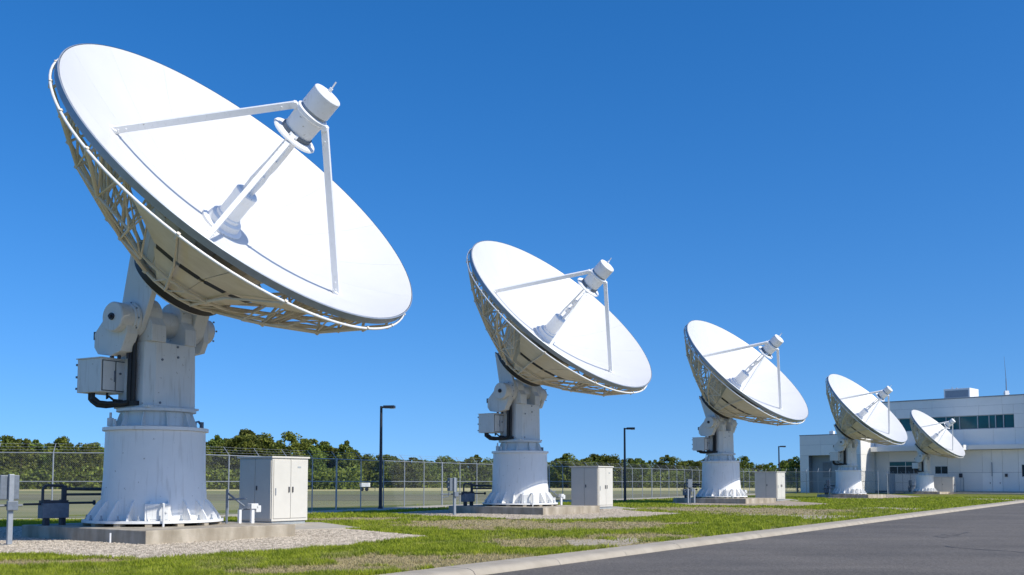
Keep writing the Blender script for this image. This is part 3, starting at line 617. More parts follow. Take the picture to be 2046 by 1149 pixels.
# ------------------------------------------------------------------ pads, cabinets, posts, pipe stands
ORD=['first','second','third','fourth','fifth']
WHO=['nearest, largest dish','second dish from the left','middle dish of the row','second smallest dish','farthest, smallest dish']
YAW=[36,38,40,42,42]
def local(i,h,l,z=0):
    y=R(YAW[i]); k=UN[i]['k']; E=EL[i]
    return Vector((E.x+k*(h*math.cos(y)+l*math.sin(y)),E.y+k*(-h*math.sin(y)+l*math.cos(y)),z))
for i,u in enumerate(UN):
    k=u['k']; o=MB().box((-2.7*k,-2.45*k,-.15),(3.25*k,2.45*k,.37*k-.001)).build('concrete_pad',M['conc'],bevel=.02)
    o.location=(EL[i].x,EL[i].y,0); o.rotation_euler=(0,0,-R(YAW[i]))
    tag(o,'raised weathered concrete pad under the '+WHO[i],'concrete pad','concrete pads under the antennas')
def cabinet(px,Y,i,w,d,h,yaw,label,mirror=False,kk=1):
    x=(px-W0/2)/FPX*Y
    root=empty('equipment_cabinet',(x,Y,.05),-R(yaw)); tag(root,label,'cabinet','metal equipment cabinets')
    # local: x toward sun side (front doors face +x), y along; corner at origin spans x in[-d,0], y in [0,w]
    MB().box((-d+.06,.06,0),(-.06,w-.06,.12)).build('plinth',M['plinth'],root)
    MB().box((-d,0,.121),(0,w,h-.07)).build('cabinet_body',M['cab'],root,bevel=.01)
    rf=MB().box((-d-.12,-.05,h-.068),(.05,w+.05,h)).build('roof',M['cab'],root,bevel=.012)
    for j in (0,1):
        y0=.05+(w-.1)*j/2+.008; y1=.05+(w-.1)*(j+1)/2-.008
        dr=MB().box((.001,y0,.22),(.028,y1,h-.13)).build('door',M['cab'],root,bevel=.006)
        yh=y1-.08 if j==0 else y0+.08
        MB().box((.029,yh-.025,h*.47),(.055,yh+.025,h*.47+.2)).build('handle',M['dark'],dr)
        if j==0: MB().box((.029,y0+.06,h*.43),(.05,y0+.10,h*.43+.25)).build('handle',M['post'],dr)
        else: MB().box((.029,(y0+y1)/2-.08,h-.42),(.033,(y0+y1)/2+.08,h-.36)).build('name_plate',M['plinth'],dr)
    MB().box((.001,w/2-.007,.2),(.010,w/2+.007,h-.1)).build('door_gap',M['cabdark'],root)
    for j in (0,1):
        x0=-d+.02+(d-.06)*j/2+.01; x1=-d+.02+(d-.06)*(j+1)/2-.01
        s=MB().box((x0,-.026,.20 if j else .16),(x1,-.001,h-.12)).build('side_panel',M['cab'],root,bevel=.006)
        if j: MB().box((x0+.07,-.05,h*.50),(x0+.12,-.027,h*.50+.16)).build('handle',M['dark'],s)
    MB().box((-d/2-.02,-.010,.16),(-d/2,-.001,h-.1)).build('door_gap',M['cabdark'],root)
    return root
cabinet(545,36.0,0,1.70,1.80,2.46,36,'large grey-beige cabinet with two front doors, beside the nearest dish')
cabinet(1195,56.5,1,1.52,1.85,2.42,38,'grey-beige cabinet at the right end of the second dish pad')
cabinet(1551,81.0,2,1.5,1.9,2.35,40,'grey-beige cabinet standing right of the middle dish')
cabinet(1902,131.0,4,1.0,2.8,2.15,42,'small pale cabinet beside the farthest dish, near the building')

def box_post(px,py,i,label,style=0):
    g=gp(px,py); root=empty('junction_post',(g.x,g.y,0),-R(YAW[i]+8)); tag(root,label,'junction post','box posts in front of the pads')
    s=1.0
    MB().box((-.2,-.2,.0),(.2,.2,.035)).build('foot_plate',M['concpath'],root)
    if style==1:
        MB().box((-.03,-.42,.036),(.05,-.30,1.1)).box((-.03,.30,.036),(.05,.42,1.1)).build('post',M['post'],root)
    else: MB().box((-.05,-.06,.036),(.05,.06,1.78)).build('post',M['post'],root,bevel=.01)
    b=MB().box((-.26,-.24,1.15),(-.051,.22,1.76)).build('meter_box',M['bluegray'],root,bevel=.02)
    MB().box((-.24,-.30,1.3),(-.10,-.241,1.38)).box((-.24,-.32,1.55),(-.10,-.241,1.62)).build('latch',M['bluegray'],b)
    MB().box((.051,-.12,.88),(.15,.14,1.12)).build('lower_box',M['bluegray'],root,bevel=.02)
    p=MB(); p.path([(-.15,.1,1.13),(-.15,.1,.6),(-.15,.1,.02)],.03,6); p.path([(-.1,-.25,1.12),(-.12,-.28,.9),(-.12,-.6,.85)],.025,6); p.tube((-.16,-.7,1.0),(-.16,.34,1.0),.03,n=6); p.build('conduit',M['bluegray'],root)
box_post(18,1091,0,'grey box post in the gravel at the far left edge')
box_post(908,1030,1,'grey box post at the left end of the second dish pad')
box_post(1381,1007,2,'two-legged grey box post left of the middle dish',1)
box_post(1658,994.5,3,'small grey box post before the low wing, left of the second smallest dish')
box_post(1822,987,4,'tiny grey box post before the wire pen, left of the farthest dish')

def pipe_stand(i,h,l,label):
    k=UN[i]['k']; p=local(i,h,l,.37*k); root=empty('pipe_stand',p,-R(YAW[i])); root.scale=(k,k,k); tag(root,label,'pipe stand','dark pipe stands on the pads')
    MB().box((-.06,-.42,0),(.08,-.28,.72)).build('leg',M['dark'],root); MB().box((-.06,.06,0),(.08,.20,.72)).build('leg',M['dark'],root)
    MB().box((-.14,-.52,.20),(.14,.26,.62)).build('valve_box',M['bluegray'],root,bevel=.02)
    MB().box((-.12,-.50,.621),(.12,.24,.70)).box((-.03,.10,.70),(.05,.22,1.12)).build('bracket',M['dark'],root)
    MB().path([(0,-.46,.7),(0,-.46,1.0),(0,-.40,1.1),(0,-.30,1.12),(0,.15,1.1)],.04,8).build('rail',M['dark'],root,smooth=50)
    q=MB(); q.tube((0,.15,1.02),(.35,1.35,1.00),.045,n=8); q.tube((0,.2,.86),(.35,1.35,.86),.035,n=8); q.tube((0,-1.0,.60),(0,.26,.60),.03,n=8); q.tube((.05,.2,.62),(.2,.95,.62),.035,n=8); q.tube((.2,.95,.62),(.21,1.0,.62),.07,n=8); q.build('pipe',M['dark'],root,smooth=50)
pipe_stand(0,-1.7,-1.95,'dark pipe stand on the pad, left of the nearest dish pedestal')
pipe_stand(1,-1.9,-1.75,'dark pipe stand on the pad of the second dish')
pipe_stand(2,-1.9,-1.65,'dark pipe stand on the pad of the middle dish')
pipe_stand(3,-1.9,-1.65,'dark pipe stand on the pad of the second smallest dish')
pipe_stand(4,-1.9,-1.65,'dark pipe stand on the pad of the farthest dish')
def valve_set(i,h,l,label):
    k=UN[i]['k']; p=local(i,h,l,.37*k); root=empty('valve_assembly',p,-R(YAW[i])); root.scale=(k,k,k); tag(root,label,'valve','small pipe fittings between dish and cabinet')
    MB().box((-.03,-.05,0),(.05,.05,.42)).box((-.28,-.30,0),(-.2,-.22,.40)).build('leg',M['white'],root)
    MB().box((-.10,-.1,.42),(.10,.16,.58)).box((.0,.08,.32),(.10,.26,.52)).build('valve_body',M['turret'],root,bevel=.015)
    q=MB(); q.tube((-.1,-.2,.5),(-.4,-.6,.9),.03); q.tube((-.4,-.6,0),(-.4,-.6,1.0),.035); q.tube((-.4,-.6,.7),(-.4,.1,.72),.025); q.tube((-.28,-.26,.4),(-.28,.2,.42),.025); q.build('pipe',M['bluegray'],root)
valve_set(0,1.75,2.1,'small white valve and pipes between nearest pedestal and large cabinet')
valve_set(1,1.0,2.2,'small white valve and pipes between second pedestal and its cabinet')
valve_set(2,.8,2.2,'small white valve and pipes between middle pedestal and its cabinet')
# little standpipe against the first pad
g=gp(220,1087); rt=empty('ground_rod',(g.x,g.y,0)); tag(rt,'short white marker stake against the front of the nearest pad','stake')
MB().tube((0,0,0),(0,0,.28),.025,n=6).build('stake',M['white'],rt); MB().box((-.5,-.1,0),(.6,.1,.02)).build('footing',M['conc'],rt)

# ------------------------------------------------------------------ lamp posts
def lamp(px,py,H,label,Y=None):
    g=gp(px,py) if Y is None else Vector(((px-W0/2)/FPX*Y,Y,0))
    root=empty('lamp_post',(g.x,g.y,0),R(-8)); tag(root,label,'lamp post','black lamp posts along the fence')
    MB().lathe([(.17,0),(.17,.05),(.13,.06),(.13,.14)],20).build('base',M['lamp'],root,smooth=30)
    MB().tube((0,0,.13),(0,0,H),.105,.075,n=12).build('pole',M['lamp'],root,smooth=40)
    MB().box((-.05,-.05,H-.12),(.30,.05,H-.02)).build('arm',M['lamp'],root)
    hd=MB().box((.16,-.20,H-.13),(.82,.20,H+.03)).build('lamp_head',M['lamp'],root,bevel=.02)
    MB().box((.5,-.17,H-.15),(.80,.17,H-.131)).build('lens',M['lens'],hd)
    return root
lamp(760,1016.5,6.05,'tallest black lamp post, between the nearest and second dishes')
lamp(1249,1002.5,5.85,'black lamp post between the second and middle dishes')
lamp(1556,993,5.9,'small black lamp post at the left end of the low building wing',122.0)

# ------------------------------------------------------------------ chain-link fence
def bay_mesh(Lb,Hb,sp,r):
    mb=MB(); nW=int((Lb+Hb)/sp)
    vs=[];fs=[]
    for sgn in (0,1):
        for j in range(nW+1):
            c=-Hb+j*sp
            # line x=c+z clipped to [0,Lb]x[0,Hb]
            z0=max(0,-c); z1=min(Hb,Lb-c)
            if z1-z0<.03: continue
            p=(c+z0,z0); q=(c+z1,z1)
            if sgn: p=(Lb-p[0],p[1]); q=(Lb-q[0],q[1])
            y=.006 if sgn else -.006
            for s in (p,q):
                for t in (90,210,330): 
                    dx=math.cos(R(t))*r; dz=math.sin(R(t))*r; 
                    vs.append((s[0]+dx*.7*(1 if not sgn else 1),y+dz,.05+s[1]-dx*.7*(1 if not sgn else -1)))
            o=len(vs)-6; fs+=[(o,o+1,o+4,o+3),(o+1,o+2,o+5,o+4),(o+2,o,o+3,o+5)]
    me=bpy.data.meshes.new('chain_link'); me.from_pydata(vs,[],fs); me.materials.append(M['galv']); return me
HF=2.85
pm_=MB(); pm_.tube((0,0,0),(0,0,HF+.03),.032,n=8); pme_=pm_.mesh('post',M['post'],smooth=50)
pb=MB(); pb.tube((0,0,0),(0,0,HF+.05),.05,n=8); pbe=pb.mesh('post',M['post'],smooth=50)
am=MB(); am.tube((0,0,HF+.02),(0,.36,HF+.42),.018,.014,n=6); ame=am.mesh('barb_arm',M['post'])
def fence(pts,label,barb=True,group='chain-link fence runs',Hf=HF,bay=2.3,arms=1,mat_=None):
    root=empty('chain_link_fence',(pts[0].x,pts[0].y,0)); tag(root,label,'fence')
    base=pts[0]
    cache={}
    for i in range(len(pts)-1):
        a,b=pts[i],pts[i+1]; d=b-a; Ls=d.length; nb=max(1,round(Ls/bay)); Lb=Ls/nb; ang=math.atan2(d.y,d.x)
        dist=((a+b)/2).length
        sp,r=(.085,.0018) if dist<58 else ((.14,.0028) if dist<90 else ((.22,.004) if bay>2 else (.12,.007)))
        for j in range(nb):
            p=a+d*(j/nb)-base
            me=bay_mesh(Lb,Hf-.07,sp,r) if (i,round(Lb,3)) not in cache else cache[(i,round(Lb,3))]; cache[(i,round(Lb,3))]=me
            link('chain_link',me,root,p,ang)
            po=link('post',pbe if j==0 else pme_,root,p,ang); po.scale=(1,1,Hf/HF)
            if barb:
                ar=link('barb_arm',ame,po,(0,0,0),0)
        q=a-base; e=b-base; z=Vector((0,0,1))
        MB().tube(q+z*Hf,e+z*Hf,.026,n=6).build('top_rail',M['post'],root,smooth=50)
        MB().tube(q+z*Hf*.56,e+z*Hf*.56,.022,n=6).build('middle_rail',M['post'],root,smooth=50)
        MB().tube(q+z*.06,e+z*.06,.008,n=4).build('tension_wire',M['galv'],root)
        if barb:
            nl=Vector((-d.y,d.x,0)).normalized()
            for (o_,zz) in ((.12,.15),(.24,.28),(.355,.415)):
                mb=MB(); npt=nb*4+1; P_=[q+(e-q)*(s/(npt-1))+nl*o_+z*(Hf+zz-.02*math.sin(math.pi*((s%4)/4))) for s in range(npt)]
                mb.path(P_,.006,4)
                for s in range(int(Ls/.3)):
                    c=q+(e-q)*((s+.5)/int(Ls/.3))+nl*o_+z*(Hf+zz-.01); mb.tube(c-z*.03-nl*.01,c+z*.03+nl*.01,.004,n=3,cap=False)
                mb.build('barbed_wire',M['galv'],root)
    lp=link('post',pbe,root,pts[-1]-base,0); lp.scale=(1,1,Hf/HF)
    return root
fence(FENCE[:2],'chain-link fence run with barbed wire at the far left, behind the nearest dish')
fence(FENCE[1:],'long chain-link fence with barbed wire receding behind the row of dishes')
FB=[Vector((33.5,132.5,0)),Vector((38.0,129.5,0)),Vector((45.3,124.2,0))]
fence(FB,'chain-link fence before the low wing, behind the second smallest dish',bay=1.5)
FC=[Vector((47.6,127.3,0)),Vector((50.2,131.6,0)),Vector((54.0,133.3,0))]
fence(FC,'bright low wire pen beside the farthest dish, before the canopy windows',Hf=2.55,bay=1.2)

# ------------------------------------------------------------------ building
uD=Vector((.7236,-.6902,0)); nO=Vector((-.6902,-.7236,0))     # along the facade to the right, outward
A0=Vector((51.1,141.0,0))
broot=empty('office_building',A0,math.atan2(uD.y,uD.x)); tag(broot,'long pale grey panelled building with a band of teal windows and a canopy','building')
# local building frame: x along facade, y inward (=-nO), z up
def U(px,py,dep=0.0):
    h=hit(px,py,A0-nO*dep,nO); rel=h-A0; return rel.dot(uD),h.z
def bp(mb,name,m,parent=broot,**k): return mb.build(name,m,parent,**k)
uR=38.0; uL=-3.0
ztop=12.75; zwt=U(1900,832)[1]; zwb=U(1900,859)[1]; zc1=U(1960,889)[1]; zc0=U(1960,899)[1]; zseam=U(1950,811)[1]
u_we=U(2026,840)[0]
print('BUILD z',zwt,zwb,zc1,zc0,zseam,'u_we',u_we,'u1762',U(1762,850)[0],'u2046',U(2046,850)[0])
bp(box((uL,.06,-.2),(uR,22,zc0)),'wall',M['core'])
bp(box((uL,.06,zc0+.001),(uR,22,zwb)),'wall',M['core'])
bp(box((uL,.32,zwb+.001),(uR,22,zwt)),'wall',M['core'])
bp(box((uL,.06,zwt+.001),(uR,22,ztop-.12)),'wall',M['core'])
bp(box((uL-.06,-.08,ztop-.119),(uR+.1,22.1,ztop)),'parapet_cap',M['trim'])
bp(box((uL,.3,ztop),(uR,21.5,ztop+.004)),'roof',M['trim'])
def panels(z0,z1,us,name='wall_panel',m=M['panel'],y0=0,y1=.058,g=.02):
    for a,b in zip(us[:-1],us[1:]): bp(box((a+g/2,y0,z0+g/2),(b-g/2,y1,z1-g/2)),name,m)
ux=lambda px,py=850:U(px,py)[0]
top_us=[uL,ux(1800,805),ux(1862,805),ux(1932,805),ux(2002,805),ux(2046,805),ux(2046,805)+4,ux(2046,805)+8,ux(2046,805)+12,uR]
panels(zseam,ztop-.13,top_us)
us2=[uL,ux(1790,820),ux(1862,820),ux(1906,820),ux(1955,820),ux(2003,820),ux(2025,820),ux(2046,820)+2,ux(2046,805)+7,ux(2046,805)+12,uR]
panels(zwt,zseam,us2)
us3=[uL,ux(1770),ux(1850),ux(1925),ux(1985),ux(2028),ux(2046)+3,ux(2046)+8,ux(2046)+13,uR]
panels(zc1,zwb,us3)
panels(zwb,zwt,[u_we,ux(2046)+3,ux(2046)+8,ux(2046)+13,uR],y0=0,y1=.30)
# window band
wu=[ux(1796),ux(1830),ux(1862),ux(1890),ux(1917),ux(1953),ux(1976),ux(1989),ux(2005),u_we]
wu=[uL+.02]+wu
fr=bp(box((uL,.10,zwb+.002),(u_we,.30,zwb+.08)).box((uL,.10,zwt-.08),(u_we,.30,zwt-.002)),'window_frame',M['mullion'])
for a,b in zip(wu[:-1],wu[1:]):
    w=bp(box((a+.03,.20,zwb+.081),(b-.03,.24,zwt-.081)),'window_pane',M['glass'])
for a in wu[1:-1]: bp(box((a-.05,.06,zwb+.081),(a+.05,.26,zwt-.081)),'mullion',M['mullion'])
# canopy along the whole front, deeper towards the left with a sunlit end
cn=MB()
cu0=ux(1742,892); cu1=U(1925,892,-2.4)[0]
poly=[(cu0,0),(cu0+.1,-1.0),(cu0+.7,-1.9),(cu0+1.8,-2.4),(cu1,-2.4),(cu1,-.0)]
cn.prism(poly,lambda p:Vector((p[0],p[1]-.001,zc0)),lambda p:Vector((p[0],p[1]-.001,zc1)))
bp(cn,'canopy',M['panel'])
bp(box((cu1+.002,-1.0,zc0+.05),(uR,-.002,zc1-.03)),'canopy',M['panel2'])
# lower wall panels, doors, windows
zl=.30
lz=U(1950,947)[1]; 
low=[ux(1868,930),ux(1893,930),ux(1918,930),ux(1963,930),ux(1982,930),ux(2003,930),ux(2035,930),ux(2046,930)+2,ux(2046,930)+6,uR]
z_d=U(1980,944)[1]
panels(z_d,zc0,[ux(1893,930)]+low[2:],m=M['panel2'],g=.03)
panels(zl,z_d,[ux(1893,930)]+low[2:],m=M['panel2'],g=.03)
dA,dB,dC=ux(1963,960),ux(1983,960),ux(2003,960)
for a,b in ((dA,dB),(dB,dC)):
    dd=bp(box((a+.04,-.03,zl+.02),(b-.04,-.001,z_d-.05)),'door',M['panel']); bp(box((b-.3,-.08,zl+1.0),(b-.24,-.031,zl+1.2)),'handle',M['dark'],dd)
bp(box((dB-.05,-.12,z_d-.5),(dB+.05,-.001,z_d+1.3)),'wall_pipe',M['trim'])
bp(box((ux(1920,950)-.2,-.16,U(1920,954)[1]),(ux(1920,950)+.2,-.002,U(1920,946)[1])),'wall_box',M['dark'])
bp(box((ux(1925,950)-.03,-.07,zl),(ux(1925,950)+.03,-.002,U(1920,954)[1])),'wall_pipe',M['trim'])
bp(box((ux(2011,950)-.15,-.14,U(1920,953)[1]),(ux(2011,950)+.15,-.002,U(1920,947)[1])),'wall_box',M['dark'])
def lowwin(x0,x1,y0,y1,npane,teal=None):
    a,z1=U(x0,y0,.0); b,z0=U(x1,y1,.0)
    fr=bp(box((a,-.02,z0),(b,-.001,z0+.07)).box((a,-.02,z1-.07),(b,-.001,z1)),'window_frame',M['mullion'])
    zt=z1
    if teal:
        zt=z1-(z1-z0)*.38; 
    for j in range(npane):
        p=a+(b-a)*j/npane; q=a+(b-a)*(j+1)/npane
        bp(box((p+.04,-.012,z0+.071),(q-.04,.0-.002,zt-.04)),'window_pane',M['glassdark'],fr)
        if teal and j%2==0: 
            bp(box((p+.04,-.012,zt+.04),(a+(b-a)*min(1,(j+2)/npane)-.04,-.002,z1-.071)),'window_pane',M['glass'],fr)
        if j: bp(box((p-.04,-.03,z0+.071),(p+.04,-.013,zt-.04)),'mullion',M['mullion'],fr)
panels(zl,zc0,[uL,ux(1750,930),ux(1776,930),ux(1893,930)],m=M['panel2'],g=.03)
lowwin(1777,1843,922.5,947,4,True)
lowwin(1868,1894,931.5,947,2)
lowwin(2041,2075,928,953,2)
# apron in front of the building
ap=MB().box((uL+6,-5.5,-.1),(uR+20,-.001,.12)); apo=ap.build('concrete_apron',M['concpath']); apo.location=A0; apo.rotation_euler=(0,0,math.atan2(uD.y,uD.x)); struct(apo)
st=MB().box((uL+6,-1.6,.121),(uR,-.06,.30)); sto=st.build('concrete_step',M['concpath']); sto.location=A0; sto.rotation_euler=(0,0,math.atan2(uD.y,uD.x)); struct(sto)
# roof plant and mast (things of their own)
dep=3.0
a,zp=U(1886,795,dep); b,_=U(1938,795,dep); _,zt_=U(1900,777,dep)
ru=empty('rooftop_unit',A0+uD*a-nO*dep+Vector((0,0,ztop)),math.atan2(uD.y,uD.x)); tag(ru,'grey box plant unit on the roof of the tall building','rooftop unit')
hh=zt_-ztop
MB().box((0,0,.09),(b-a,3.4,hh)).build('housing',M['panel'],ru,bevel=.03); MB().box((-.03,-.03,0),(b-a+.03,3.43,.089)).build('curb',M['trim'],ru)
MB().box((.2,-.02,.3),(b-a-.2,-.001,hh-.25)).build('louvre',M['trim'],ru); MB().tube((1.0,.4,hh),(1.0,.4,hh+.25),.06).tube((1.6,.4,hh),(1.6,.4,hh+.12),.12).build('vent',M['trim'],ru)
a,zm=U(2011,787,2); _,zm2=U(2008,712,2)
mr_=empty('mast_antenna',A0+uD*a-nO*2+Vector((0,0,ztop)),0); tag(mr_,'thin whip mast on the roof near the right edge','antenna mast')
MB().tube((0,0,0),(0,0,(zm2-ztop)*.45),.07,.05,n=8).tube((0,0,(zm2-ztop)*.45),(-.15,0,zm2-ztop),.035,.012,n=6).build('mast',M['bluegray'],mr_)
MB().box((-.25,-.2,0),(.25,.2,.7)).box((-.4,-.05,.3),(.4,.05,.4)).build('base_box',M['panel'],mr_)
# low wing in front
wr=empty('low_wing',A0,math.atan2(uD.y,uD.x)); tag(wr,'low pale flat-roofed wing with a recessed bay, left of the tall building','building')
A1=A0+nO*4.5
def U1(px,py,dep=0): 
    h=hit(px,py,A1-nO*dep,nO); return (h-A0).dot(uD),h.z
wl0=U1(1598,900)[0]; wl1=U1(1719,900)[0]; wz=U1(1600,869.5)[1]
wb=U1(1630,910)[1]; w_r0=U1(1616,930)[0]; w_r1=U1(1682,930)[0]; wseam=U1(1630,889)[1]
print('WING',wl0,wl1,wz,wb,w_r0,w_r1)
yf=-4.5
MB().box((wl0,yf+.06,wb),(wl1,-.07,wz-.1)).build('wall',M['core'],wr)
MB().box((wl0,yf+.06,0),(w_r0,-.07,wb-.001)).box((w_r1,yf+.06,0),(wl1,-.07,wb-.001)).build('wall',M['core'],wr)
MB().box((w_r0+.001,yf+1.1,0),(w_r1-.001,-.07,wb-.001)).build('recess_wall',M['recess_shade'],wr)
MB().box((wl0-.05,yf-.03,wz-.099),(wl1+.05,-.065,wz)).build('parapet_cap',M['trim'],wr)
for z0,z1 in ((wb,wseam),(wseam,wz-.11)):
    us=[wl0,wl0+(wl1-wl0)*.36,wl0+(wl1-wl0)*.7,wl1]
    for p,q in zip(us[:-1],us[1:]): MB().box((p+.01,yf,z0+.01),(q-.01,yf+.058,z1-.01)).build('wall_panel',M['panel'],wr)
for p,q in ((wl0,w_r0),(w_r1,(w_r1+wl1)/2),((w_r1+wl1)/2,wl1)):
    MB().box((p+.01,yf,.0),(q-.01,yf+.058,wb-.01)).build('wall_panel',M['panel2'],wr)
# its sunlit end wall
for j in range(2):
    for z0,z1 in ((0,wb),(wb,wz-.11)):
        y0=yf+.01+2.2*j; MB().box((wl1+.001,y0+.01,z0+.01),(wl1+.05,y0+2.19,z1-.01)).build('wall_panel',M['panel'],wr)
MB().box((w_r0+1.6,yf+1.04,2.2),(w_r0+2.9,yf+1.098,4.3)).build('vent_grille',M['core'],wr)
a=U1(1653,869)[0]
rv=empty('roof_vent',A0+uD*a+nO*3.0+Vector((0,0,wz)),math.atan2(uD.y,uD.x)); tag(rv,'small white vent box on the low wing roof','roof vent')
MB().box((-.3,-.3,0),(.3,.3,.5)).build('housing',M['panel'],rv,bevel=.02); MB().tube((0,0,.5),(0,0,.72),.05).build('stub',M['trim'],rv)
rv2=empty('roof_duct',A0+uD*(a+1.9)+nO*2.5+Vector((0,0,wz)),math.atan2(uD.y,uD.x)); tag(rv2,'low dark duct on the wing roof, right of the white vent','roof duct')
MB().box((-.9,-.3,0),(.9,.3,.22)).build('duct',M['trim'],rv2); MB().box((-.5,-.2,.22),(-.1,.2,.34)).build('cowl',M['core'],rv2)

# ------------------------------------------------------------------ trees
def leaf_mesh(name,pts,size,m,seed):
    r=np.random.default_rng(seed); N=len(pts)
    th=r.random(N)*2*np.pi; ph=np.arccos(r.uniform(-1,1,N))
    u=np.stack([np.cos(th)*np.sin(ph),np.sin(th)*np.sin(ph),np.cos(ph)],1)
    w=r.normal(size=(N,3)); v=np.cross(u,w); v/=np.linalg.norm(v,axis=1)[:,None]
    s=size*(.6+.8*r.random(N))[:,None]
    a=pts-u*s*.5-v*s*.35; b=pts+u*s*.5-v*s*.25; c=pts+u*s*.35+v*s*.4; d=pts-u*s*.35+v*s*.35
    V=np.stack([a,b,c,d],1).reshape(-1,3)
    me=bpy.data.meshes.new(name); me.vertices.add(4*N); me.vertices.foreach_set('co',V.ravel())
    me.loops.add(4*N); me.polygons.add(N); me.polygons.foreach_set('loop_start',np.arange(0,4*N,4)); me.polygons.foreach_set('loop_total',np.full(N,4))
    me.loops.foreach_set('vertex_index',np.arange(4*N)); me.update(calc_edges=True); me.materials.append(m); return me
def tree_variant(seed,H,Wd,nclump,nleaf,size,m,low=.12):
    r=np.random.default_rng(seed); pts=[]; tr=MB()
    tr.tube((0,0,-.1),(0,0,H*.35),.16+H*.012,.12+H*.006,n=7); tr.tube((0,0,H*.35),(r.normal()*.3,r.normal()*.3,H*.8),.12+H*.006,.04,n=6)
    for c in range(nclump):
        t=r.random()**.85; z=H*(low+(.93-low)*t); prof=math.sin(math.pi*min(1,(.22+.80*(t)))) ** .7
        rad=Wd/2*max(.18,prof)*(.45+.65*r.random()); an=r.random()*2*np.pi
        cx,cy=rad*math.cos(an),rad*math.sin(an); cr=(.055+.085*r.random())*H*.8
        if c%3==0: tr.tube((0,0,max(.4,z-rad*.7)),(cx,cy,z),.06,.02,n=5,cap=False)
        n=nleaf//nclump; d=r.normal(size=(n,3)); d/=np.linalg.norm(d,axis=1)[:,None]; q=d*(cr*(.55+.55*r.random((n,1))**.6)); q[:,2]*=.75
        pts.append(q+np.array([cx,cy,z]))
    n=nleaf//5; an=r.random(n)*2*np.pi; rr=np.sqrt(r.random(n))*Wd*.42; zz=H*(low+r.random(n)*.6); pts.append(np.stack([rr*np.cos(an),rr*np.sin(an),zz],1))
    pts=np.concatenate(pts)
    return tr.mesh('trunk',M['bark']),leaf_mesh('crown',pts,size,m,seed+100)
VAR=[tree_variant(11+i,12.0,[10,9,11,7.5,8,6][i],[52,44,60,40,34,28][i],4200,.40,M['leaf']) for i in range(6)]
VARY=[tree_variant(51+i,12.0,[7,6][i],[14,10][i],1500,.45,M['leaf'],.45) for i in range(2)]
def put_tree(name,v,x,y,s,label,cat='tree',group=None,sx=1.0):
    root=empty(name,(x,y,-.03),random.random()*6.28); root.scale=(s*sx,s*sx,s); tag(root,label,cat,group)
    link('trunk',v[0],root); link('crown',v[1],root); return root
# skyline height by picture x
sky_=[(-80,872),(0,876),(40,870),(110,874),(150,884),(200,878),(260,885),(330,880),(400,870),(440,865),(480,862),(520,860),(560,872),(600,862),(640,872),(680,874),(720,890),(745,912),(780,905),(830,908),(900,910),(960,912),(1010,908),(1100,910),(1160,912),(1220,906),(1300,914),(1380,912),(1440,914),(1500,918),(1560,920),(1600,916)]
def skyh(px):
    for (a,ya),(b,yb) in zip(sky_[:-1],sky_[1:]):
        if a<=px<=b: return ya+(yb-ya)*(px-a)/(b-a)
    return 910
px=-75.0; cnt=0
GR='woodland edge beyond the field'
while px<1600:
    big=px<725
    Y=random.uniform(205,235) if big else random.uniform(250,290)
    top=skyh(px)+random.uniform(-11,17); s=((HOR-top)*Y/FPX+CH)/12.0
    if random.random()<.12: s*=.8
    v=random.choice(VAR)
    rg=[(207,'left of the nearest pedestal'),(412,'hidden behind the nearest pedestal'),(755,'between the nearest pedestal and the tallest lamp post'),(985,'between the tallest lamp post and the second pedestal'),(1245,'between the second pedestal and the second lamp post'),(1420,'between the second lamp post and the middle pedestal'),(1700,'between the middle pedestal and the building')]
    wh=[t for lim,t in rg if px<lim][0]
    put_tree('broadleaf_tree',v,(px-W0/2)/FPX*Y,Y,s,'front tree of the woodland edge, '+wh, 'tree','woodland edge, '+wh,sx=random.uniform(.85,1.15) if big else random.uniform(1.0,1.3))
    px+= random.uniform(17,30) if big else random.uniform(13,22); cnt+=1
# second row, taller gaps filled, lower
px=-80.0
while px<1610:
    Y=random.uniform(300,340); top=skyh(px)+random.uniform(2,20); s=((HOR-top)*Y/FPX+CH)/12.0
    put_tree('broadleaf_tree',random.choice(VAR),(px-W0/2)/FPX*Y,Y,s,'tree in the second rank of the woodland, seen between front trunks','tree','woodland second rank',sx=random.uniform(.9,1.3)); px+=random.uniform(22,36)
# understorey: one uncountable mass at the foot of the wood
r=np.random.default_rng(5); Nn=60000; pxs=r.uniform(-120,1620,Nn); Ys=np.where(pxs<725,r.uniform(203,236,Nn),r.uniform(250,292,Nn))
hh_=r.random(Nn)**1.3*(3.2+2.5*fbm(pxs/40.,Ys*.02,1.,3)); P_=np.stack([(pxs-W0/2)/FPX*Ys,Ys,hh_],1)
us_=bpy.data.objects.new('understorey',leaf_mesh('understorey',P_,.6,M['leaf'],9)); COL.objects.link(us_); tag(us_,'dark bushy undergrowth along the foot of the woodland','undergrowth',kind='stuff')
# trees near the building's left end
t1=tree_variant(91,12.0,8,30,3600,.30,M['leaf2']); t2=tree_variant(92,12.0,11,34,3600,.34,M['leaf'])
put_tree('leafy_tree',t1,(1592-W0/2)/FPX*150,150,.46,'light green tree touching the left end of the low building wing')
put_tree('dark_tree',t2,(1562-W0/2)/FPX*158,158,.42,'round dark tree behind the last lamp post')
put_tree('dark_tree',t2,(1530-W0/2)/FPX*166,166,.38,'round dark tree behind the top of the middle dish cabinet')
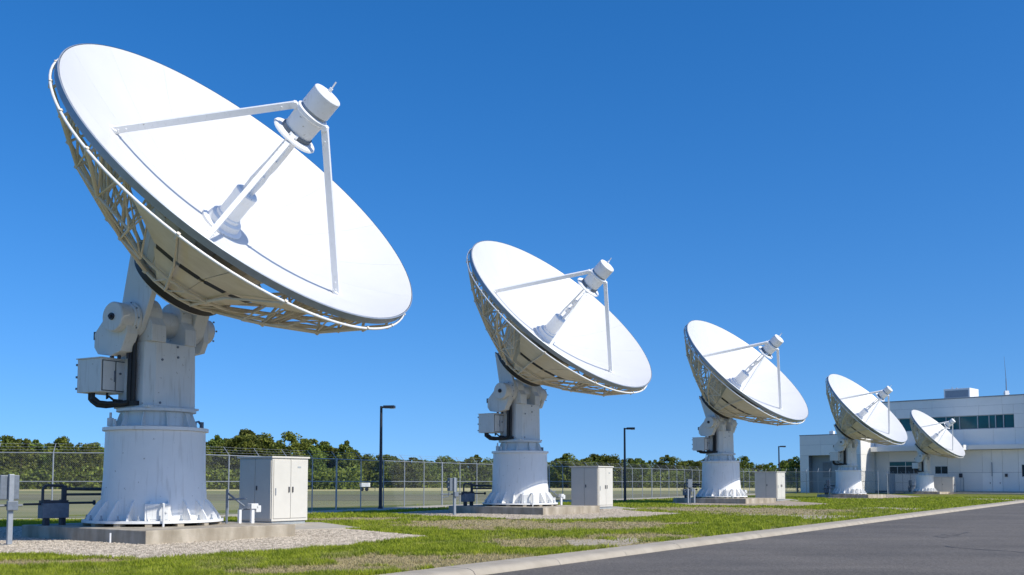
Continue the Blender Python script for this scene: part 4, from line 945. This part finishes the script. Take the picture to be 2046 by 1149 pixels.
# small pale airfield fittings seen through the fence
for (x_,y_,w_,lb) in ((1000,969,4.5,'far white parked utility trailer seen through the fence by the second dish'),(730,968,3.2,'small white utility frame in the far field, left of the tall lamp')):
    Yq=170; X=(x_-W0/2)/FPX*Yq; o=empty('utility_trailer',(X,Yq,-.03)); tag(o,lb,'trailer')
    MB().box((-w_/4,-.6,.7),(w_/4,.6,1.4)).build('body',M['panel'],o,bevel=.05)
    for s_ in (-1,1): MB().lathe([(.32,-.1),(.32,.1)],16,Matrix.Translation((s_*w_/8,-.62,.32))@Matrix.Rotation(R(90),4,'X')).build('wheel',M['black'],o)
    MB().tube((w_/4,0,.7),(w_/4+1.0,0,.5),.05).tube((w_/4+.9,0,0),(w_/4+.9,0,.6),.04).build('drawbar',M['dark'],o)

# ------------------------------------------------------------------ grass blades (uncountable)
def inside(poly,x,y):
    c=np.zeros(len(x),bool); n=len(poly)
    for i in range(n):
        x0,y0=poly[i][0],poly[i][1]; x1,y1=poly[i-1][0],poly[i-1][1]
        cond=((y0>y)!=(y1>y))&(x<(x1-x0)*(y-y0)/(y1-y0+1e-12)+x0); c^=cond
    return c
N=900000
py_=rng.uniform(993,1170,N); pxx=rng.uniform(-60,2100,N)
# spread evenly over the picture's ground so near blades are dense and far ones sparse
dd=CH/(py_-HOR)*FPX; X=(pxx-W0/2)/FPX*dd; Yv=dd
u_=np.random.default_rng(3).random(N)
w_=(X-K0.x)*KN.x+(Yv-K0.y)*KN.y
keep=(w_>.70)&(w_<33)
for o in bpy.data.objects:
    if o.name.split('.')[0] in ('gravel_bed','concrete_slab','cross_path') :
        vs=[o.matrix_world@v.co for v in o.data.vertices]
        if o.name.startswith(('concrete_slab','cross_path')): vs=vs[:len(vs)//2]
        ins=inside([(v.x,v.y) for v in vs],X,Yv)
        keep&=~(ins&(u_<.86)) if o.name.startswith('cross_path') else ~ins
for i in range(5):
    c=[local(i,h,l) for h,l in ((-2.8,-2.55),(3.35,-2.55),(3.35,2.55),(-2.8,2.55))]; keep&=~inside([(v.x,v.y) for v in c],X,Yv)
for i in range(len(FENCE)-1):
    a,b=FENCE[i],FENCE[i+1]; o2=off(a,b,3.0 if i else 2.2); o1=off(a,b,-40); 
    c=[a+o1,b+o1,b+o2,a+o2]; keep&=~inside([(v.x,v.y) for v in c],X,Yv)
X=X[keep];Yv=Yv[keep]; dr=dryness(X,Yv)
sel=rng.random(len(X))<(1-.55*dr); X=X[sel];Yv=Yv[sel];dr=dr[sel]; n=len(X); print('blades',n)
dist=np.sqrt(X**2+Yv**2)
hgt=(.06+.09*rng.random(n))*(1-.6*dr)*(.45+1.1*fbm(X,Yv,1.3,2)); wid=.005+.00045*dist; an=rng.random(n)*2*np.pi; lean=rng.normal(size=(n,2))*.45
z0=np.full(n,-.006)
cx,sx_=np.cos(an)*wid,np.sin(an)*wid
V=np.empty((n,3,3),np.float32)
V[:,0]=np.stack([X-cx,Yv-sx_,z0],1); V[:,1]=np.stack([X+cx,Yv+sx_,z0],1); V[:,2]=np.stack([X+lean[:,0]*hgt,Yv+lean[:,1]*hgt,z0+hgt],1)
me=bpy.data.meshes.new('grass'); me.vertices.add(3*n); me.vertices.foreach_set('co',V.ravel()); me.loops.add(3*n); me.polygons.add(n)
me.polygons.foreach_set('loop_start',np.arange(0,3*n,3)); me.polygons.foreach_set('loop_total',np.full(n,3)); me.loops.foreach_set('vertex_index',np.arange(3*n)); me.update(calc_edges=True)
at_=me.attributes.new('dry','FLOAT','POINT'); at_.data.foreach_set('value',np.repeat(np.clip(dr+rng.normal(size=n)*.12+.03,0,1),3).astype(np.float32))
me.materials.append(M['blade']); go=bpy.data.objects.new('grass',me); COL.objects.link(go); tag(go,'short green and straw coloured grass blades of the lawn','grass',kind='stuff')
# loose pebbles on the two nearest gravel beds
def pebbles(bed,N,dist0):
    me0=bpy.data.objects[bed].data; poly=[(v.co.x,v.co.y) for v in me0.vertices]
    xs=[p[0] for p in poly]; ys=[p[1] for p in poly]; r=np.random.default_rng(8)
    x=r.uniform(max(min(xs),-17),max(xs),N*3); y=r.uniform(min(ys),max(ys),N*3); k=inside(poly,x,y); x=x[k][:N]; y=y[k][:N]; n=len(x)
    base=np.array([(1,0,0),(0,1,0),(-1,0,0),(0,-1,0),(0,0,.8),(0,0,-.8)],float)+0
    V=base[None]*(.010+.020*r.random((n,1,1))**2)*(.7+.6*r.random((n,6,1)))
    an=r.random(n)*6.28; c,s_=np.cos(an),np.sin(an); X_=V[:,:,0]*c[:,None]-V[:,:,1]*s_[:,None]; Y_=V[:,:,0]*s_[:,None]+V[:,:,1]*c[:,None]
    P=np.stack([X_+x[:,None],Y_+y[:,None],V[:,:,2]+.022],-1).reshape(-1,3)
    F=np.array([(0,1,4),(1,2,4),(2,3,4),(3,0,4)]); F=(F[None]+6*np.arange(n)[:,None,None]).reshape(-1)
    me=bpy.data.meshes.new('pebbles'); me.vertices.add(6*n); me.vertices.foreach_set('co',P.astype(np.float32).ravel()); m=4*n
    me.loops.add(3*m); me.polygons.add(m); me.polygons.foreach_set('loop_start',np.arange(0,3*m,3)); me.polygons.foreach_set('loop_total',np.full(m,3)); me.loops.foreach_set('vertex_index',F); me.update(calc_edges=True)
    me.materials.append(M['pebble']); o=bpy.data.objects.new('pebbles',me); COL.objects.link(o); tag(o,'loose pale pebbles scattered over the gravel bed','pebbles',kind='stuff')
pebbles('gravel_bed',120000,24); pebbles('gravel_bed.001',30000,48)
print('objects',len(bpy.data.objects))
